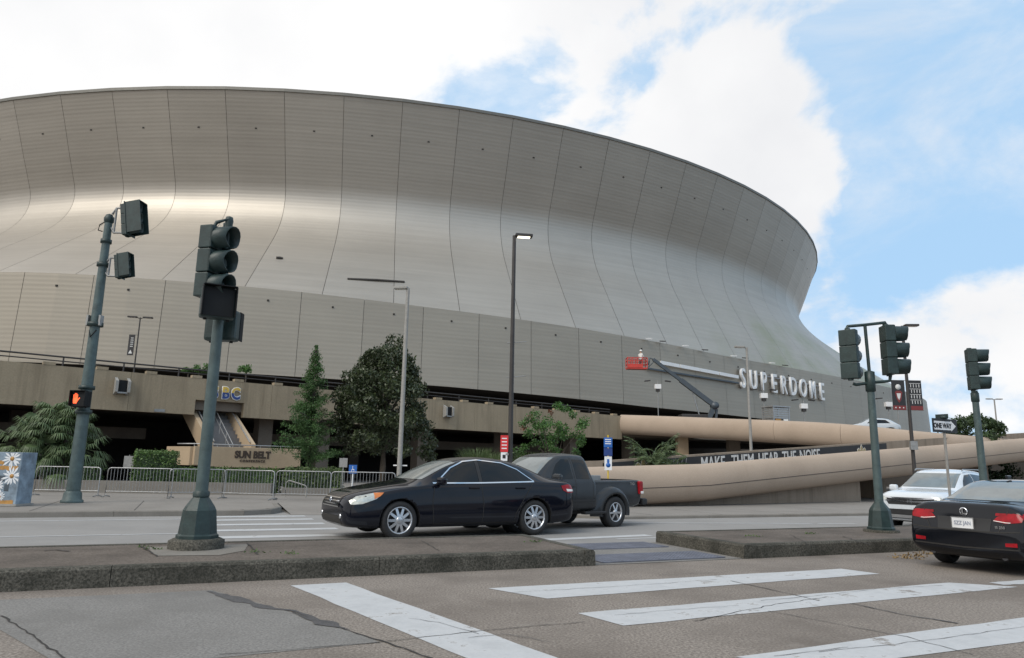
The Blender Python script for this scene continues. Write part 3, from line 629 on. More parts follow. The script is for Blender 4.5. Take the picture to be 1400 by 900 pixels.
for a, b in zip(cuts[:-1], cuts[1:]):
    segs = [(a, b, PBm)]
    if a < uo0 < b or a < uo1 < b or (uo0 < a and b < uo1):
        segs = []
        lo, hi = max(a, uo0), min(b, uo1)
        if a < uo0: segs.append((a, lo, PBm))
        segs.append((lo, hi, 4.75))
        if uo1 < b: segs.append((hi, b, PBm))
    mb = MB()
    for x, y, z0 in segs: wallbox(x + (.006 if x == a else 0), y - (.006 if y == b else 0), z0, PT, mb=mb)
    mb.build('parapet_panel', 'parapet_concrete', plaza)
# caps and railing on the parapet
for i in range(34):
    u = -30 + i * 2.45
    if u < PL - 1: wallbox(u, u + .55, PT + .002, PT + .16, .02, -.37).build('cap_block', 'parapet_concrete', plaza)
mb = MB(); mb.tube([prel(PP(-34, -.6, PT + .55)), prel(PP(PL - 1, -.6, PT + .55))], .05, 6); mb.build('handrail', 'bronze_pole', plaza)
mb = MB(); mb.tube([prel(PP(-34, -.6, PT + .32)), prel(PP(PL - 1, -.6, PT + .32))], .035, 6); mb.build('handrail', 'bronze_pole', plaza)
for i in range(28):
    u = -32 + i * 2.9
    if u < PL - 1: MB().tube([prel(PP(u, -.6, PLAZA)), prel(PP(u, -.6, PT + .55))], .04, 6).build('rail_post', 'bronze_pole', plaza)
# deck slab (plan polygon reaching in under the stadium)
deck = [PP(-34, -.36), PP(PL, -.36), Vector((22, 72, 0)), Vector((60, 88, 0)), Vector((120, 130, 0)), Vector((160, 220, 0)), Vector((60, 300, 0)), Vector((-190, 300, 0)), Vector((-190, 60, 0))]
MB().prism([prel(p) for p in deck], 4.2, PLAZA).build('deck_slab', 'garage_concrete', plaza)
# beams, columns and back wall of the parking level
for off, z0, z1 in ((-7.5, 2.55, 3.25), (-.36, PBm, 4.2)):
    if off < -5: wallbox(-34, uo0 - .6, z0, z1, off, off - .4).build('spandrel_beam', 'garage_concrete', plaza); wallbox(uo1 + .6, PL, z0, z1, off, off - .4).build('spandrel_beam', 'garage_concrete', plaza)
for i in range(11):
    u = -30 + i * 8.0
    if uo0 - 1.2 < u < uo1 + 1: u += 4.0
    wallbox(u, u + .9, -.1, 4.2, -1.6, -2.5).build('column', 'garage_concrete', plaza)
    wallbox(u, u + .9, -.1, 4.2, -12, -12.9).build('column', 'garage_concrete', plaza)
wallbox(-34, PL + 30, -.1, 4.2, -19, -19.4).build('back_wall', 'garage_shade', plaza)
MB().prism([prel(p) for p in (Vector((12, 76, 0)), Vector((70, 92, 0)), Vector((70, 92.5, 0)), Vector((12, 76.5, 0)))], -.1, 4.2).build('back_wall', 'garage_shade', plaza)  # dark wall put in to stand for the shade beneath the deck
MB().prism([prel(p) for p in (PP(-34, -6), PP(PL + 3, -6), PP(PL + 3, -18.9), PP(-34, -18.9))], -.05, 0.02).build('parking_floor', 'garage_shade', plaza)
# stair: flight, side walls, centre rail; landing balcony with sign
um = (uo0 + uo1) / 2; sw = (uo1 - uo0) / 2 - .12
stair = thing('entrance_stair', 'concrete stair with steel handrails rising through the parapet opening', 'stairs', tuple(PP(um)), math.atan2(PD.y, PD.x))
NS = 16; z_lo, z_hi, o_lo, o_hi = 1.25, PLAZA, 2.6, -3.4
for i in range(NS):
    z = z_lo + (z_hi - z_lo) * (i + 1) / NS; y = -(o_lo + (o_hi - o_lo) * i / NS); d = (o_lo - o_hi) / NS
    MB().box((0, y + d / 2, z - .12), (2 * sw - .5, d + .03, .24)).build('step', 'steel_steps', stair)
for s in (-1, 1):
    mb = MB(); pr = [(-o_lo - .1, z_lo - .15), (-o_hi, z_hi - .5), (-o_hi, z_hi + .6), (-o_lo - .1, z_lo + 1.0)]
    x0, x1 = s * (sw - .24), s * sw; a = [Vector((x0, y, z)) for y, z in pr]; b = [Vector((x1, y, z)) for y, z in pr]
    mb.quad(*a); mb.quad(*b[::-1])
    for i in range(4): mb.quad(a[i], b[i], b[(i + 1) % 4], a[(i + 1) % 4])
    mb.build('side_wall', 'balcony_concrete', stair)
    mb = MB(); mb.tube([(s * (sw - .30), -o_lo, z_lo + 1.1), (s * (sw - .30), -o_hi, z_hi + .8)], .035, 6); mb.build('handrail', 'galv', stair)
mb = MB(); 
for dz in (.55, .95): mb.tube([(0.05, -o_lo, z_lo + dz), (0.05, -o_hi, z_hi + dz)], .03, 6)
for i in range(6): t = i / 5; y = -(o_lo + (o_hi - o_lo) * t); z = z_lo + (z_hi - z_lo) * t; mb.tube([(0.05, y, z), (0.05, y, z + .95)], .025, 6)
mb.build('handrail', 'galv', stair)
BC = PP(um + .15, 5.0); balc = thing('sign_balcony', 'tan concrete landing balcony with a conference name on its front', 'balcony', (BC.x, BC.y, 0), math.atan2(PD.y, PD.x))
mb = MB(); bw = 2.85
pr = [(-bw - .45, 1.95), (-bw, 1.05), (-bw + 1.4, 1.0), (0, 0.98), (bw - 1.4, 1.0), (bw, 1.05), (bw, 2.0), (-bw, 2.0)]
outl = [(-bw, 1.08), (-1.3, .96), (0, .99), (1.6, .94), (bw, 1.06), (bw, 2.02), (-bw, 2.02)]
a = [Vector((x, 0, z)) for x, z in outl]; b = [Vector((x, .28, z)) for x, z in outl]; mb.quad(*a); mb.quad(*b[::-1])
for i in range(len(outl)): j = (i + 1) % len(outl); mb.quad(a[i], b[i], b[j], a[j])
mb.build('front_wall', 'balcony_concrete', balc, bevel=.02)
for s in (-1, 1):
    x = s * bw; mb = MB().prism([(x - .14 + s * 0, .281), (x + .14, .281), (x + .14 + s * .5, 2.6), (x - .14 + s * .5, 2.6)], 1.06, 2.0); mb.build('side_wall', 'balcony_concrete', balc)
MB().box((0, 1.35, 1.15), (2 * bw - .3, 2.1, .22)).build('landing_floor', 'balcony_concrete', balc)
MB().box((1.75, 1.0, .47), (.42, .42, 1.16)).build('pier', 'balcony_concrete', balc); MB().box((-1.9, 1.4, .47), (.42, .42, 1.16)).build('pier', 'balcony_concrete', balc)
mb = MB(); mb.tube([(-bw - .4, 1.6, 2.14), (-bw, .14, 2.14), (bw, .14, 2.14), (bw + .3, 1.6, 2.14)], .03, 6)
for i in range(6): x = -bw + i * 2 * bw / 5; mb.tube([(x, .14, 2.0), (x, .14, 2.14)], .02, 5)
mb.build('handrail', 'galv', balc)
text('lettering', 'SUN BELT', .50, .03, 'brown_letter', balc, face_frame((.15, -.015, 1.48), (1, 0, 0), (0, 0, 1)), bold=.026, sx=.88)
text('lettering', 'CONFERENCE', .17, .03, 'brown_letter', balc, face_frame((.15, -.015, 1.26), (1, 0, 0), (0, 0, 1)), bold=.006, spacing=1.35)
sbc = thing('parapet_letters', 'three white edged letters, gold over blue, on the parapet above the stair', 'sign', tuple(PP(um + .22, .06, 4.92)), math.atan2(PD.y, PD.x))
for i, ch in enumerate('SBC'):
    x = (i - 1) * .60
    text('letter_outline', ch, .95, .06, 'sign_white', sbc, face_frame((x, -.03, .02), (1, 0, 0), (0, 0, 1)), bold=.07, sx=.80)
    me = text_mesh(ch, .95, .06, .028); me.transform(face_frame((x, -.075, .02), (1, 0, 0), (0, 0, 1)) @ Matrix.Diagonal((.80, 1, 1, 1)))
    for part, keep, mt in (('letter_top', 1, 'gold'), ('letter_bottom', -1, 'navy')):
        bm = bmesh.new(); bm.from_mesh(me); bmesh.ops.bisect_plane(bm, geom=bm.verts[:] + bm.edges[:] + bm.faces[:], plane_co=(0, 0, .36), plane_no=(0, 0, keep), clear_inner=True)
        m2 = bpy.data.meshes.new(part); bm.to_mesh(m2); bm.free(); mobj(part, m2, mt, sbc)
# twin-fin floodlight boxes on the parapet
for px, lab in ((162, 'pale twin-finned floodlight box on the parapet near the tilted signal pole'), (611, 'pale twin-finned floodlight box on the parapet right of the magnolia')):
    t = thing('parapet_floodlight', lab, 'floodlight', tuple(PP(u_at(px), .02, 4.9)), math.atan2(PD.y, PD.x), 'floodlight boxes on the parapet')
    for s in (-1, 1):
        mb = MB(); pr = [(0, -.2), (-.42, -.05), (-.42, .55), (0, .75)]; a = [Vector((s * .30 - .07, y, z)) for y, z in pr]; b = [Vector((s * .30 + .07, y, z)) for y, z in pr]
        mb.quad(*a); mb.quad(*b[::-1])
        for i in range(4): mb.quad(a[i], b[i], b[(i + 1) % 4], a[(i + 1) % 4])
        mb.build('fin', 'concrete_pole', t)
    MB().box((0, -.16, .25), (.46, .28, .7)).build('housing', 'signal_black', t); MB().box((0, -.2, -.08), (.5, .3, .08)).build('glass', 'galv_dull', t)
MB().box((0, 0, 0), (.55, .06, .16)).build('wall_light', 'galv_dull', plaza, prel(PP(u_at(218), .03, 4.0)), (0, 0, math.atan2(PD.y, PD.x)))

# ---- stadium name letters, light strip and rail on the skirt
def sk_at(px, off=0.0):
    v = ray(px, 520); best = None
    for a in np.linspace(-110, -15, 1900):
        p = pol(a, R_skirt(a) + off, 12); d = abs(p.x * v.y - p.y * v.x) / v.length
        if best is None or d < best[0]: best = (d, a)
    return best[1]
def zpix(a, py, px, off=0.3):
    p = pol(a, R_skirt(a) + off, 12); v = ray(px, py); t = math.hypot(p.x, p.y) / math.hypot(v.x, v.y); return EYE + v.z * t
sname = thing('stadium_name_sign', 'raised white letters naming the stadium on the tan skirt wall', 'sign', (CX, CY, 0))
LX = [1011, 1025, 1039, 1053, 1066, 1079, 1092, 1105, 1117.5]
LY = [516.6, 519, 521.2, 523.8, 526, 528, 530.2, 532.6, 535]
for ch, px, py in zip('SUPERDOME', LX, LY):
    a = sk_at(px); z = zpix(a, py, px); p = pol(a, R_skirt(a) + .55, z); t1 = pol(a + .3, R_skirt(a + .3), 0) - pol(a - .3, R_skirt(a - .3), 0)
    h = 2.7; sxl = .54 if ch == 'M' else .66
    fr = face_frame(rel(p) - Vector((0, 0, h * .5)), t1, (0, 0, 1))
    o = text('letter', ch, h * 1.38, .30, 'sign_white', sname, fr, bold=.03, sx=sxl)
    text('letter_back', ch, h * 1.38, .06, 'letter_side', sname, fr @ Matrix.Translation((0, 0, -.19)), bold=.06, sx=sxl)
def skirt_strip(x0, y0, x1, y1, w, th, off, n=8):
    mb = MB()
    for i in range(n):
        pts = []
        for t in (i / n, (i + 1) / n):
            px, py = x0 + (x1 - x0) * t, y0 + (y1 - y0) * t; a = sk_at(px); z = zpix(a, py, px); pts.append((a, z))
        (a0, z0), (a1, z1) = pts
        f = [rel(pol(a0, R_skirt(a0) + off, z0 - w / 2)), rel(pol(a1, R_skirt(a1) + off, z1 - w / 2)), rel(pol(a1, R_skirt(a1) + off, z1 + w / 2)), rel(pol(a0, R_skirt(a0) + off, z0 + w / 2))]
        g = [rel(pol(a0, R_skirt(a0) + off + th, z0 - w / 2)), rel(pol(a1, R_skirt(a1) + off + th, z1 - w / 2)), rel(pol(a1, R_skirt(a1) + off + th, z1 + w / 2)), rel(pol(a0, R_skirt(a0) + off + th, z0 + w / 2))]
        mb.quad(*g); mb.quad(*f[::-1])
        for k in range(4): mb.quad(f[k], f[(k + 1) % 4], g[(k + 1) % 4], g[k])
    return mb
ls = thing('light_strip', 'white strip and dark rail on the skirt wall left of the raised letters', 'strip', (CX, CY, 0))
for i in range(4):
    f = lambda t: (899 + 106 * t, 496 + 20 * t)
    (x0, y0), (x1, y1) = f(i / 4 + .004), f((i + 1) / 4 - .004); skirt_strip(x0, y0, x1, y1, .42, .18, .45, 2).build('white_section', 'sign_white', ls)
skirt_strip(882, 504, 1006, 524, .2, .25, .3).build('dark_rail', 'lift_boom', ls)
skirt_strip(1010, 508, 1118, 529, .16, .12, .34).build('letter_rail', 'letter_side', sname)
# small fittings along the skirt top
for i, px in enumerate((903, 934, 961, 1000, 1016, 1052, 1070, 885)):
    a = sk_at(px); p = rel(pol(a, R_skirt(a) + .5, SKT(a) + .1)); MB().box((0, 0, 0), (.7, .5, .12)).build('roof_fitting', 'white_paint' if i % 2 else 'soffit_dark', stad, p, (.2, 0, R(a + 60)))

# ================================================================== RAMPS
def sweep_wall(mb, pts, prof, smooth=True):
    """pts: list of Vector at the wall foot; prof: (out, up) pairs, out = right-hand side of travel"""
    rows = []
    for i, p in enumerate(pts):
        d = pts[min(i + 1, len(pts) - 1)] - pts[max(i - 1, 0)]; d.z = 0; d.normalize(); n = Vector((d.y, -d.x, 0))
        rows.append([p + n * a + Vector((0, 0, b)) for a, b in prof])
    base = len(mb.v); m_ = len(prof)
    for r in rows: mb.v += [tuple(q) for q in r]
    for i in range(len(rows) - 1):
        for j in range(m_):
            k = (j + 1) % m_; mb.f.append((base + i * m_ + j, base + (i + 1) * m_ + j, base + (i + 1) * m_ + k, base + i * m_ + k)); mb.sm.append(smooth)
    mb.quad(*rows[0]); mb.quad(*rows[-1][::-1])
    return mb
TUBE = [(-.30, 1.40), (-.06, 1.42), (.12, 1.37), (.26, 1.22), (.35, 1.0), (.38, .78), (.36, .55), (.29, .33), (.16, .14), (-.02, .03), (-.3, -.02), (-.75, 0.0), (-.75, .3), (-.32, .35)]
def along(keys, step):
    out = []
    for a, b in zip(keys[:-1], keys[1:]):
        n = max(1, int((b - a).length / step))
        for i in range(n): out.append(a.lerp(b, i / n))
    out.append(keys[-1]); return out
K = [Vector((2.6, 25.6, -.05)), Vector((7.5, 28.1, .16)), Vector((32.8, 45.4, 2.28)), Vector((66, 68, 4.9))]
lr = thing('street_ramp', 'long tan concrete ramp with a rounded outer parapet climbing along the street', 'ramp', tuple(K[0]))
def krel(v): return Vector(v) - K[0]
path = along(K, 1.1)
seg = 7; chunks = [path[i:i + seg + 1] for i in range(0, len(path) - 1, seg)]
def trim(pts, g=.0025):
    pts = [p.copy() for p in pts]; pts[0] += (pts[1] - pts[0]).normalized() * g; pts[-1] += (pts[-2] - pts[-1]).normalized() * g; return pts
for ch in chunks: sweep_wall(MB(), [krel(p) for p in trim(ch)], TUBE).build('parapet_section', 'ramp_concrete', lr)
dk = (K[2] - K[1]); dk.z = 0; dk.normalize(); dn = Vector((-dk.y, dk.x, 0))
def off(p, d, dz=0.0): return p + dn * d + Vector((0, 0, dz))
sweep_wall(MB(), [krel(p) for p in along([off(k, 5.9, .05) for k in K], 2.0)], [(.15, 0), (.15, 1.45), (-.15, 1.45), (-.15, 0)], False).build('inner_parapet', 'ramp_wall', lr)
mb = MB()
for a, b in zip(path[:-1], path[1:]): mb.quad(krel(off(a, .2, .3)), krel(off(b, .2, .3)), krel(off(b, 6.2, .3)), krel(off(a, 6.2, .3))); mb.quad(krel(off(a, .2, .02)), krel(off(b, .2, .02)), krel(off(b, 6.2, .02)), krel(off(a, 6.2, .02)))
mb.build('ramp_deck', 'garage_concrete', lr)
# retaining wall below the ramp's first length, then piers
def k_at(px):
    v = ray(px, 640); best = min(along(K, .2), key=lambda p: abs(p.x * v.y - p.y * v.x)); return best
e = k_at(1190); w0 = k_at(850)
wl = [p for p in along(K, 1.0) if w0.x <= p.x <= e.x] + [e]
mb = MB()
for a, b in zip(wl[:-1], wl[1:]):
    a0, b0 = off(a, .55), off(b, .55); a1, b1 = off(a, .95), off(b, .95)
    za, zb = Vector((0, 0, -.1)), Vector((0, 0, -.1))
    q = lambda p, z: krel(Vector((p.x, p.y, z)))
    mb.quad(q(a0, -.1), q(b0, -.1), q(b0, b.z + .02), q(a0, a.z + .02)); mb.quad(q(b1, -.1), q(a1, -.1), q(a1, a.z + .02), q(b1, b.z + .02))
a0, a1 = off(wl[-1], .55), off(wl[-1], 5.5); mb.quad(q(a0, -.1), q(a1, -.1), q(a1, wl[-1].z), q(a0, wl[-1].z))
mb.build('retaining_wall', 'ramp_wall', lr)
for px in (1255, 1330, 1395):
    p = k_at(px); MB().prism([krel(Vector((*off(p, 2.2 + i).xy, 0))) [:2] for i in (0, 1)] + [krel(Vector((*(off(p, 2.2 + i) + dk * .9).xy, 0)))[:2] for i in (1, 0)], .05 - .05 + .05, p.z + .05).build('pier', 'ramp_wall', lr)
# joint groove lines on the rounded parapet read as two rails: thin recessed line
mb = MB(); mb.tube([krel(off(p, -.372, .62)) for p in path], .012, 5); mb.build('joint_line', 'crack', lr)
# black banner with slogan and emblem on the inner parapet
ban = thing('slogan_banner', 'long black banner with a white slogan and gold emblem inside the street ramp', 'banner', tuple(off(K[0], 5.7)))
def bpt(p, z, o_=5.72): w = off(p, o_); return Vector((w.x, w.y, p.z + z)) - ban.location
def b_at(px):
    v = ray(px, 630); return min(along(K, .1), key=lambda p: abs(off(p, 5.72).x * v.y - off(p, 5.72).y * v.x))
bs = [p for p in along(K, 1.0) if b_at(800).x <= p.x <= b_at(1222).x]
mb = MB()
for a, b in zip(bs[:-1], bs[1:]): mb.quad(bpt(a, .50), bpt(b, .50), bpt(b, 1.40), bpt(a, 1.40)); mb.quad(bpt(a, 1.40, 5.74), bpt(b, 1.40, 5.74), bpt(b, .5, 5.74), bpt(a, .5, 5.74))
mb.build('cloth', 'banner_black', ban)
dir3 = (K[2] - K[1]).normalized()
for w, px, sx in (('MAKE', 975, .74), ('THEM', 1016, .74), ('HEAR', 1050, .74), ('THE', 1079, .74), ('NOISE', 1107, .74)):
    p = b_at(px); text('lettering', w, .98, .015, 'banner_white', ban, face_frame(bpt(p, .66, 5.70), dir3, (0, 0, 1)), bold=.012, sx=sx)
for i in range(4):
    p = b_at(919 + i * 5.5); MB().box((0, 0, .0), (.05, .012, .8), M=face_frame(bpt(p, .95, 5.70), dir3, (0, 0, 1)) @ Matrix(((1, .0, .3, 0), (0, 0, 1, 0), (0, 1, 0, 0), (0, 0, 0, 1)))).build('slash_mark', 'galv_dull', ban)
def fleur(fr, sc, name_par):
    """stylised lily: three petals and a band"""
    def poly(pts, z, mt, nm):
        mb = MB(); n = len(pts); a = [fr @ Vector((x * sc, y * sc, z)) for x, y in pts]; b = [fr @ Vector((x * sc, y * sc, z - .01)) for x, y in pts]
        mb.quad(*a); mb.quad(*b[::-1])
        for i in range(n): mb.quad(a[i], b[i], b[(i + 1) % n], a[(i + 1) % n])
        mb.build(nm, mt, name_par)
    mid = [(0, 1.0), (.16, .78), (.2, .55), (.12, .3), (.08, .1), (-.08, .1), (-.12, .3), (-.2, .55), (-.16, .78)]
    for k, mt, z in ((1.18, 'banner_white', .012), (1.0, 'fleur_gold', .02)):
        poly([(x * k, .5 + (y - .5) * k) for x, y in mid], z, mt, 'petal')
        for s in (-1, 1):
            side = [(s * .1, .1), (s * .16, .35), (s * .3, .62), (s * .5, .72), (s * .68, .6), (s * .7, .42), (s * .58, .34), (s * .5, .42), (s * .4, .44), (s * .3, .3), (s * .24, .1)]
            c = (s * .4, .42); poly([(c[0] + (x - c[0]) * k, c[1] + (y - c[1]) * k) for x, y in (side if s > 0 else side[::-1])], z + .002, mt, 'petal')
        poly([(-.34 * k, .06), (.34 * k, .06), (.34 * k, .16), (-.34 * k, .16)], z + .004, mt, 'band')
fleur(face_frame(bpt(b_at(878), .78, 5.70), dir3, (0, 0, 1)), .72, ban); fleur(face_frame(bpt(b_at(1178), .72, 5.70), dir3, (0, 0, 1)), .66, ban)
text('numeral', '7777', .35, .01, 'galv_dull', ban, face_frame(bpt(b_at(1152), .85, 5.70), dir3, (0, 0, 1))) if False else None

# upper ramp swinging off the plaza
QK = [A(849, 567.5, 66.0), A(925, 570, 62.5), A(1000, 573, 59.2), A(1060, 575.2, 56.3), A(1120, 578, 54.0), A(1180, 582.5, 52.2), A(1240, 588.5, 51.4), A(1300, 594, 52.0), A(1360, 599, 54.5), A(1420, 603, 58)]
def smooth_path(P, n=6):
    out = []
    for i in range(len(P) - 1):
        a, b, c, d = P[max(i - 1, 0)], P[i], P[i + 1], P[min(i + 2, len(P) - 1)]
        for k in range(n):
            t = k / n; out.append(0.5 * ((2 * b) + (c - a) * t + (2 * a - 5 * b + 4 * c - d) * t * t + (3 * b - a - 3 * c + d) * t ** 3))
    out.append(P[-1]); return out
UH = 1.72
qp = [p - Vector((0, 0, UH)) for p in smooth_path(QK)]
ur = thing('plaza_ramp', 'smooth tan concrete ramp with a rounded parapet curving off the plaza deck', 'ramp', (qp[0].x, qp[0].y, 0))
O_ = ur.location.copy()
def urel(p): return Vector(p) - O_
T2 = [(a * 1.15, b * UH / 1.4) for a, b in TUBE]
for i in range(0, len(qp) - 1, 9): sweep_wall(MB(), [urel(p) for p in trim(qp[i:i + 10])], T2).build('parapet_section', 'ramp_concrete', ur)
mb = MB(); 
def nrm_at(i): d = qp[min(i + 1, len(qp) - 1)] - qp[max(i - 1, 0)]; d.z = 0; d.normalize(); return Vector((-d.y, d.x, 0))
for i in range(len(qp) - 1):
    a, b = qp[i], qp[i + 1]; na, nb = nrm_at(i), nrm_at(i + 1)
    for dz in (.55, .1): mb.quad(urel(a + na * .3 + Vector((0, 0, dz))), urel(b + nb * .3 + Vector((0, 0, dz))), urel(b + nb * 8 + Vector((0, 0, dz))), urel(a + na * 8 + Vector((0, 0, dz))))
mb.build('ramp_deck', 'garage_concrete', ur)
for px, Y in ((932, 64.5), (1002, 63), (1170, 56), (1265, 56.5)):
    p = A(px, 600, Y); zt = min(qp, key=lambda q: (q.xy - p.xy).length).z
    MB().box((p.x - O_.x, p.y - O_.y, zt / 2), (.95, .95, zt + .1)).build('column', 'balcony_concrete' if px < 950 else 'garage_concrete', ur)
MB().prism([urel(p)[:2] for p in (Vector((14, 74, 0)), Vector((70, 66, 0)), Vector((70, 66.5, 0)), Vector((14, 74.5, 0)))], 0, 3.4).build('back_wall', 'garage_shade', ur)  # dark sheet added for the shade under the ramp

# ================================================================== SIGNALS
def visor(mb, M, r=.165, L=.27, n=14):
    """tunnel visor, open underneath, longer at the top"""
    a0, a1 = R(-72), R(252)
    def ring(rr, y, cut): return [M @ Vector((rr * math.cos(a0 + (a1 - a0) * k / n), -y * (1 - cut * (1 - math.sin(max(min(a0 + (a1 - a0) * k / n, math.pi), 0)))), rr * math.sin(a0 + (a1 - a0) * k / n))) for k in range(n + 1)]
    i0, i1, o1, o0 = ring(r - .008, 0, 0), ring(r - .016, L, .16), ring(r - .004, L, .16), ring(r + .006, 0, 0); b = len(mb.v)
    for rr in (i0, i1, o1, o0): mb.v += [tuple(p) for p in rr]
    c = n + 1
    for j in range(3):
        for k in range(n): mb.f.append((b + j * c + k, b + j * c + k + 1, b + (j + 1) * c + k + 1, b + (j + 1) * c + k)); mb.sm.append(True)
def signal_head(par, loc, face, tilt=0.0, sc=1.0, vis=.27, backplate=False):
    """three-section head; face = plan angle the lenses look to"""
    h = MB()
    for i in range(3): h.box((0, 0, (1 - i) * .355), (.345, .20, .345)); h.box((0, -.105, (1 - i) * .355), (.335, .02, .335))
    h.lathe([(.06, -.56), (.06, .56)], 8, c=(0, .02, 0))
    o = h.build('signal_head', 'signal_green', par, loc, (tilt, 0, face + math.pi / 2), bevel=.015); o.scale = (sc,) * 3
    for i in range(3):
        mb = MB(); visor(mb, Matrix.Translation((0, -.115, (1 - i) * .355)), L=vis); mb.build('visor', 'signal_green', o, fix=False)
        MB().lathe([(.01, -.145), (.08, -.14), (.13, -.125), (.15, -.112)], 18, axis='Y', c=(0, 0, (1 - i) * .355)).build('lens', 'lens_dark', o)
    if backplate: MB().box((0, -.02, 0), (.62, .02, 1.28)).build('backplate', 'signal_green', o)
    return o
def ped_head(par, loc, face, lit=False, sc=1.0, body='signal_green'):
    o = MB().box((0, 0, 0), (.46, .2, .46)).build('pedestrian_signal', body, par, loc, (0, 0, face + math.pi / 2), bevel=.045); o.scale = (sc,) * 3
    MB().box((0, -.108, 0), (.40, .016, .40)).build('screen', 'signal_black', o)
    mb = MB()
    mb.box((0, -.15, .225), (.44, .12, .012)); mb.box((-.222, -.15, .01), (.012, .12, .42)); mb.box((.222, -.15, .01), (.012, .12, .42)); mb.build('hood', 'signal_black', o)
    for x in (-.15, .15): MB().lathe([(.0, -.25), (.025, -.25), (.025, -.225)], 8, c=(x, 0, 0)).build('bolt', 'signal_black', o)
    if lit:
        hd = MB(); X0 = -.09
        def bar(x0, z0, x1, z1, w):
            d = Vector((x1 - x0, 0, z1 - z0)).normalized(); n = Vector((-d.z, 0, d.x)) * w / 2; p, q = Vector((X0 + x0, -.1225, z0)), Vector((X0 + x1, -.1225, z1)); hd.quad(p - n, q - n, q + n, p + n)
        hd.quad(*[Vector((X0 + x, -.1225, z)) for x, z in ((-.055, -.13), (.045, -.13), (.065, -.02), (.055, .03), (-.065, .03), (-.07, -.04))])
        for x, z in ((-.052, .12), (-.018, .155), (.016, .15), (.045, .115)): bar(x * 1.02, .02, x * 1.1, z, .026)
        bar(.045, -.07, .115, .03, .03); hd.build('hand', 'hand_red', o, fix=False)
    return o
def ped_base(par, H=.62, w=.46):
    """flared octagonal cast base"""
    MB().lathe([(w * .62, 0), (w * .62, .05), (w * .54, .07), (w * .47, H * .75), (w * .42, H * .82), (w * .18, H), (.0, H)], 8, a0=R(22.5), smooth=False).build('base', 'signal_green', par)
    MB().box((0, -w * .46, H * .35), (w * .42, .02, H * .42)).build('base_door', 'signal_green', par)

# -- 1: median signal with pedestrian heads
sp = G(268, 749, KH); t = thing('traffic_signal', 'green traffic signal on the median with a black pedestrian box and a cast foot', 'traffic signal', (sp.x, sp.y, KH), R(-8))
MB().lathe([(.36, -.02), (.36, .10), (.30, .13), (0, .13)], 20).build('footing', 'kerb_dirty', t)
t.location.z = KH
b = thing('x', '', '') ; bpy.data.objects.remove(b)
def lift(o, dz): o.location.z += dz
MB().lathe([(.275, .13), (.275, .17), (.25, .19), (.215, .50), (.19, .55), (.085, .70), (.0, .70)], 8, a0=R(22.5), smooth=False).build('base', 'signal_green', t)
MB().tube([(0, 0, .68), (0, 0, 4.62)], [.085, .068], 16).build('pole', 'pole_green', t)
MB().lathe([(.11, .68), (.11, .74), (.09, .76)], 14).build('collar', 'signal_green', t)
fa = R(-16)
hd = Vector((math.cos(fa), math.sin(fa), 0))
signal_head(t, (-.12, -.16, 3.98), fa + R(8))
mb = MB(); mb.tube([(0, 0, 4.5), (.06, -.10, 4.66), (-.10, -.14, 4.60), (-.12, -.16, 4.52)], .028, 6); mb.tube([(0, 0, 3.4), (-.10, -.10, 3.42), (-.12, -.16, 3.46)], .03, 6); mb.build('bracket', 'signal_green', t)
MB().lathe([(.0, 4.72), (.05, 4.70), (.06, 4.64), (.05, 4.58), (.04, 4.2)], 10, c=(.05, -.06, 0)).build('cap', 'signal_green', t)
ped_head(t, (.10, -.23, 3.36), R(-52)); ped_head(t, (-.06, .22, 3.12), R(98))
mb = MB(); mb.tube([(0, 0, 3.2), (.05, -.18, 3.2)], .03, 6); mb.tube([(0, 0, 3.1), (-.04, .18, 3.1)], .03, 6); mb.build('bracket', 'signal_green', t)

# -- 2: leaning signal pole on the far pavement with a lit red hand
sp = G(98, 687, 0); t = thing('traffic_signal', 'tall green signal pole with a lit red hand beside the painted cabinet', 'traffic signal', (sp.x, sp.y, 0), 0)
PH = 9.15
MB().tube([(0, 0, .1), (0, 0, PH)], [.20, .115], 18).build('pole', 'pole_green', t)
MB().lathe([(.32, 0), (.32, .06), (.27, .09), (.25, .28), (.21, .34)], 18).build('base', 'pole_green', t)
MB().lathe([(0, PH + .22), (.1, PH + .17), (.16, PH + .05), (.15, PH - .06), (.12, PH - .12)], 14).build('cap', 'signal_green', t)
for z, rr in ((PH - 1.55, .19), (PH - .75, .17), (5.6, .24), (3.55, .235), (2.78, .24)): MB().lathe([(.1, z - .07), (rr, z - .06), (rr, z + .06), (.1, z + .07)], 16).build('clamp', 'signal_green', t)
for dx in (-.2, .2): MB().box((dx, -.05, 5.72), (.06, .2, .34)).build('clamp_plate', 'galv_dull', t)
for z, sc, L in ((PH - .02, 1.02, .40), (PH - 1.62, .74, .40)):
    x0 = .62 if sc > .8 else .55
    o = signal_head(t, (x0, -.05, z), R(-4), tilt=R(0), sc=sc, vis=L, backplate=False); o.rotation_euler = (R(-10), 0, R(86))
    mb = MB(); mb.box((0, -.09, 0), (.50 , .03, 1.12)); mb.build('backplate', 'signal_green', o)
    hood = MB(); hood.box((0, -.34, .53), (.44, .5, .02)); hood.box((-.22, -.34, .02), (.02, .5, 1.04)); hood.box((.22, -.34, .02), (.02, .5, 1.04)); hood.build('box_hood', 'signal_green', o)
    mb = MB()
    for dz in (.42 * sc, -.42 * sc): mb.tube([(.08, 0, z + dz * .5), (.22, -.02, z + dz), (x0 - .1 * sc, -.04, z + dz)], .035, 6)
    mb.tube([(.22, -.02, z - .42 * sc), (.22, -.02, z + .42 * sc)], .035, 6); mb.build('bracket', 'galv_dull', t)
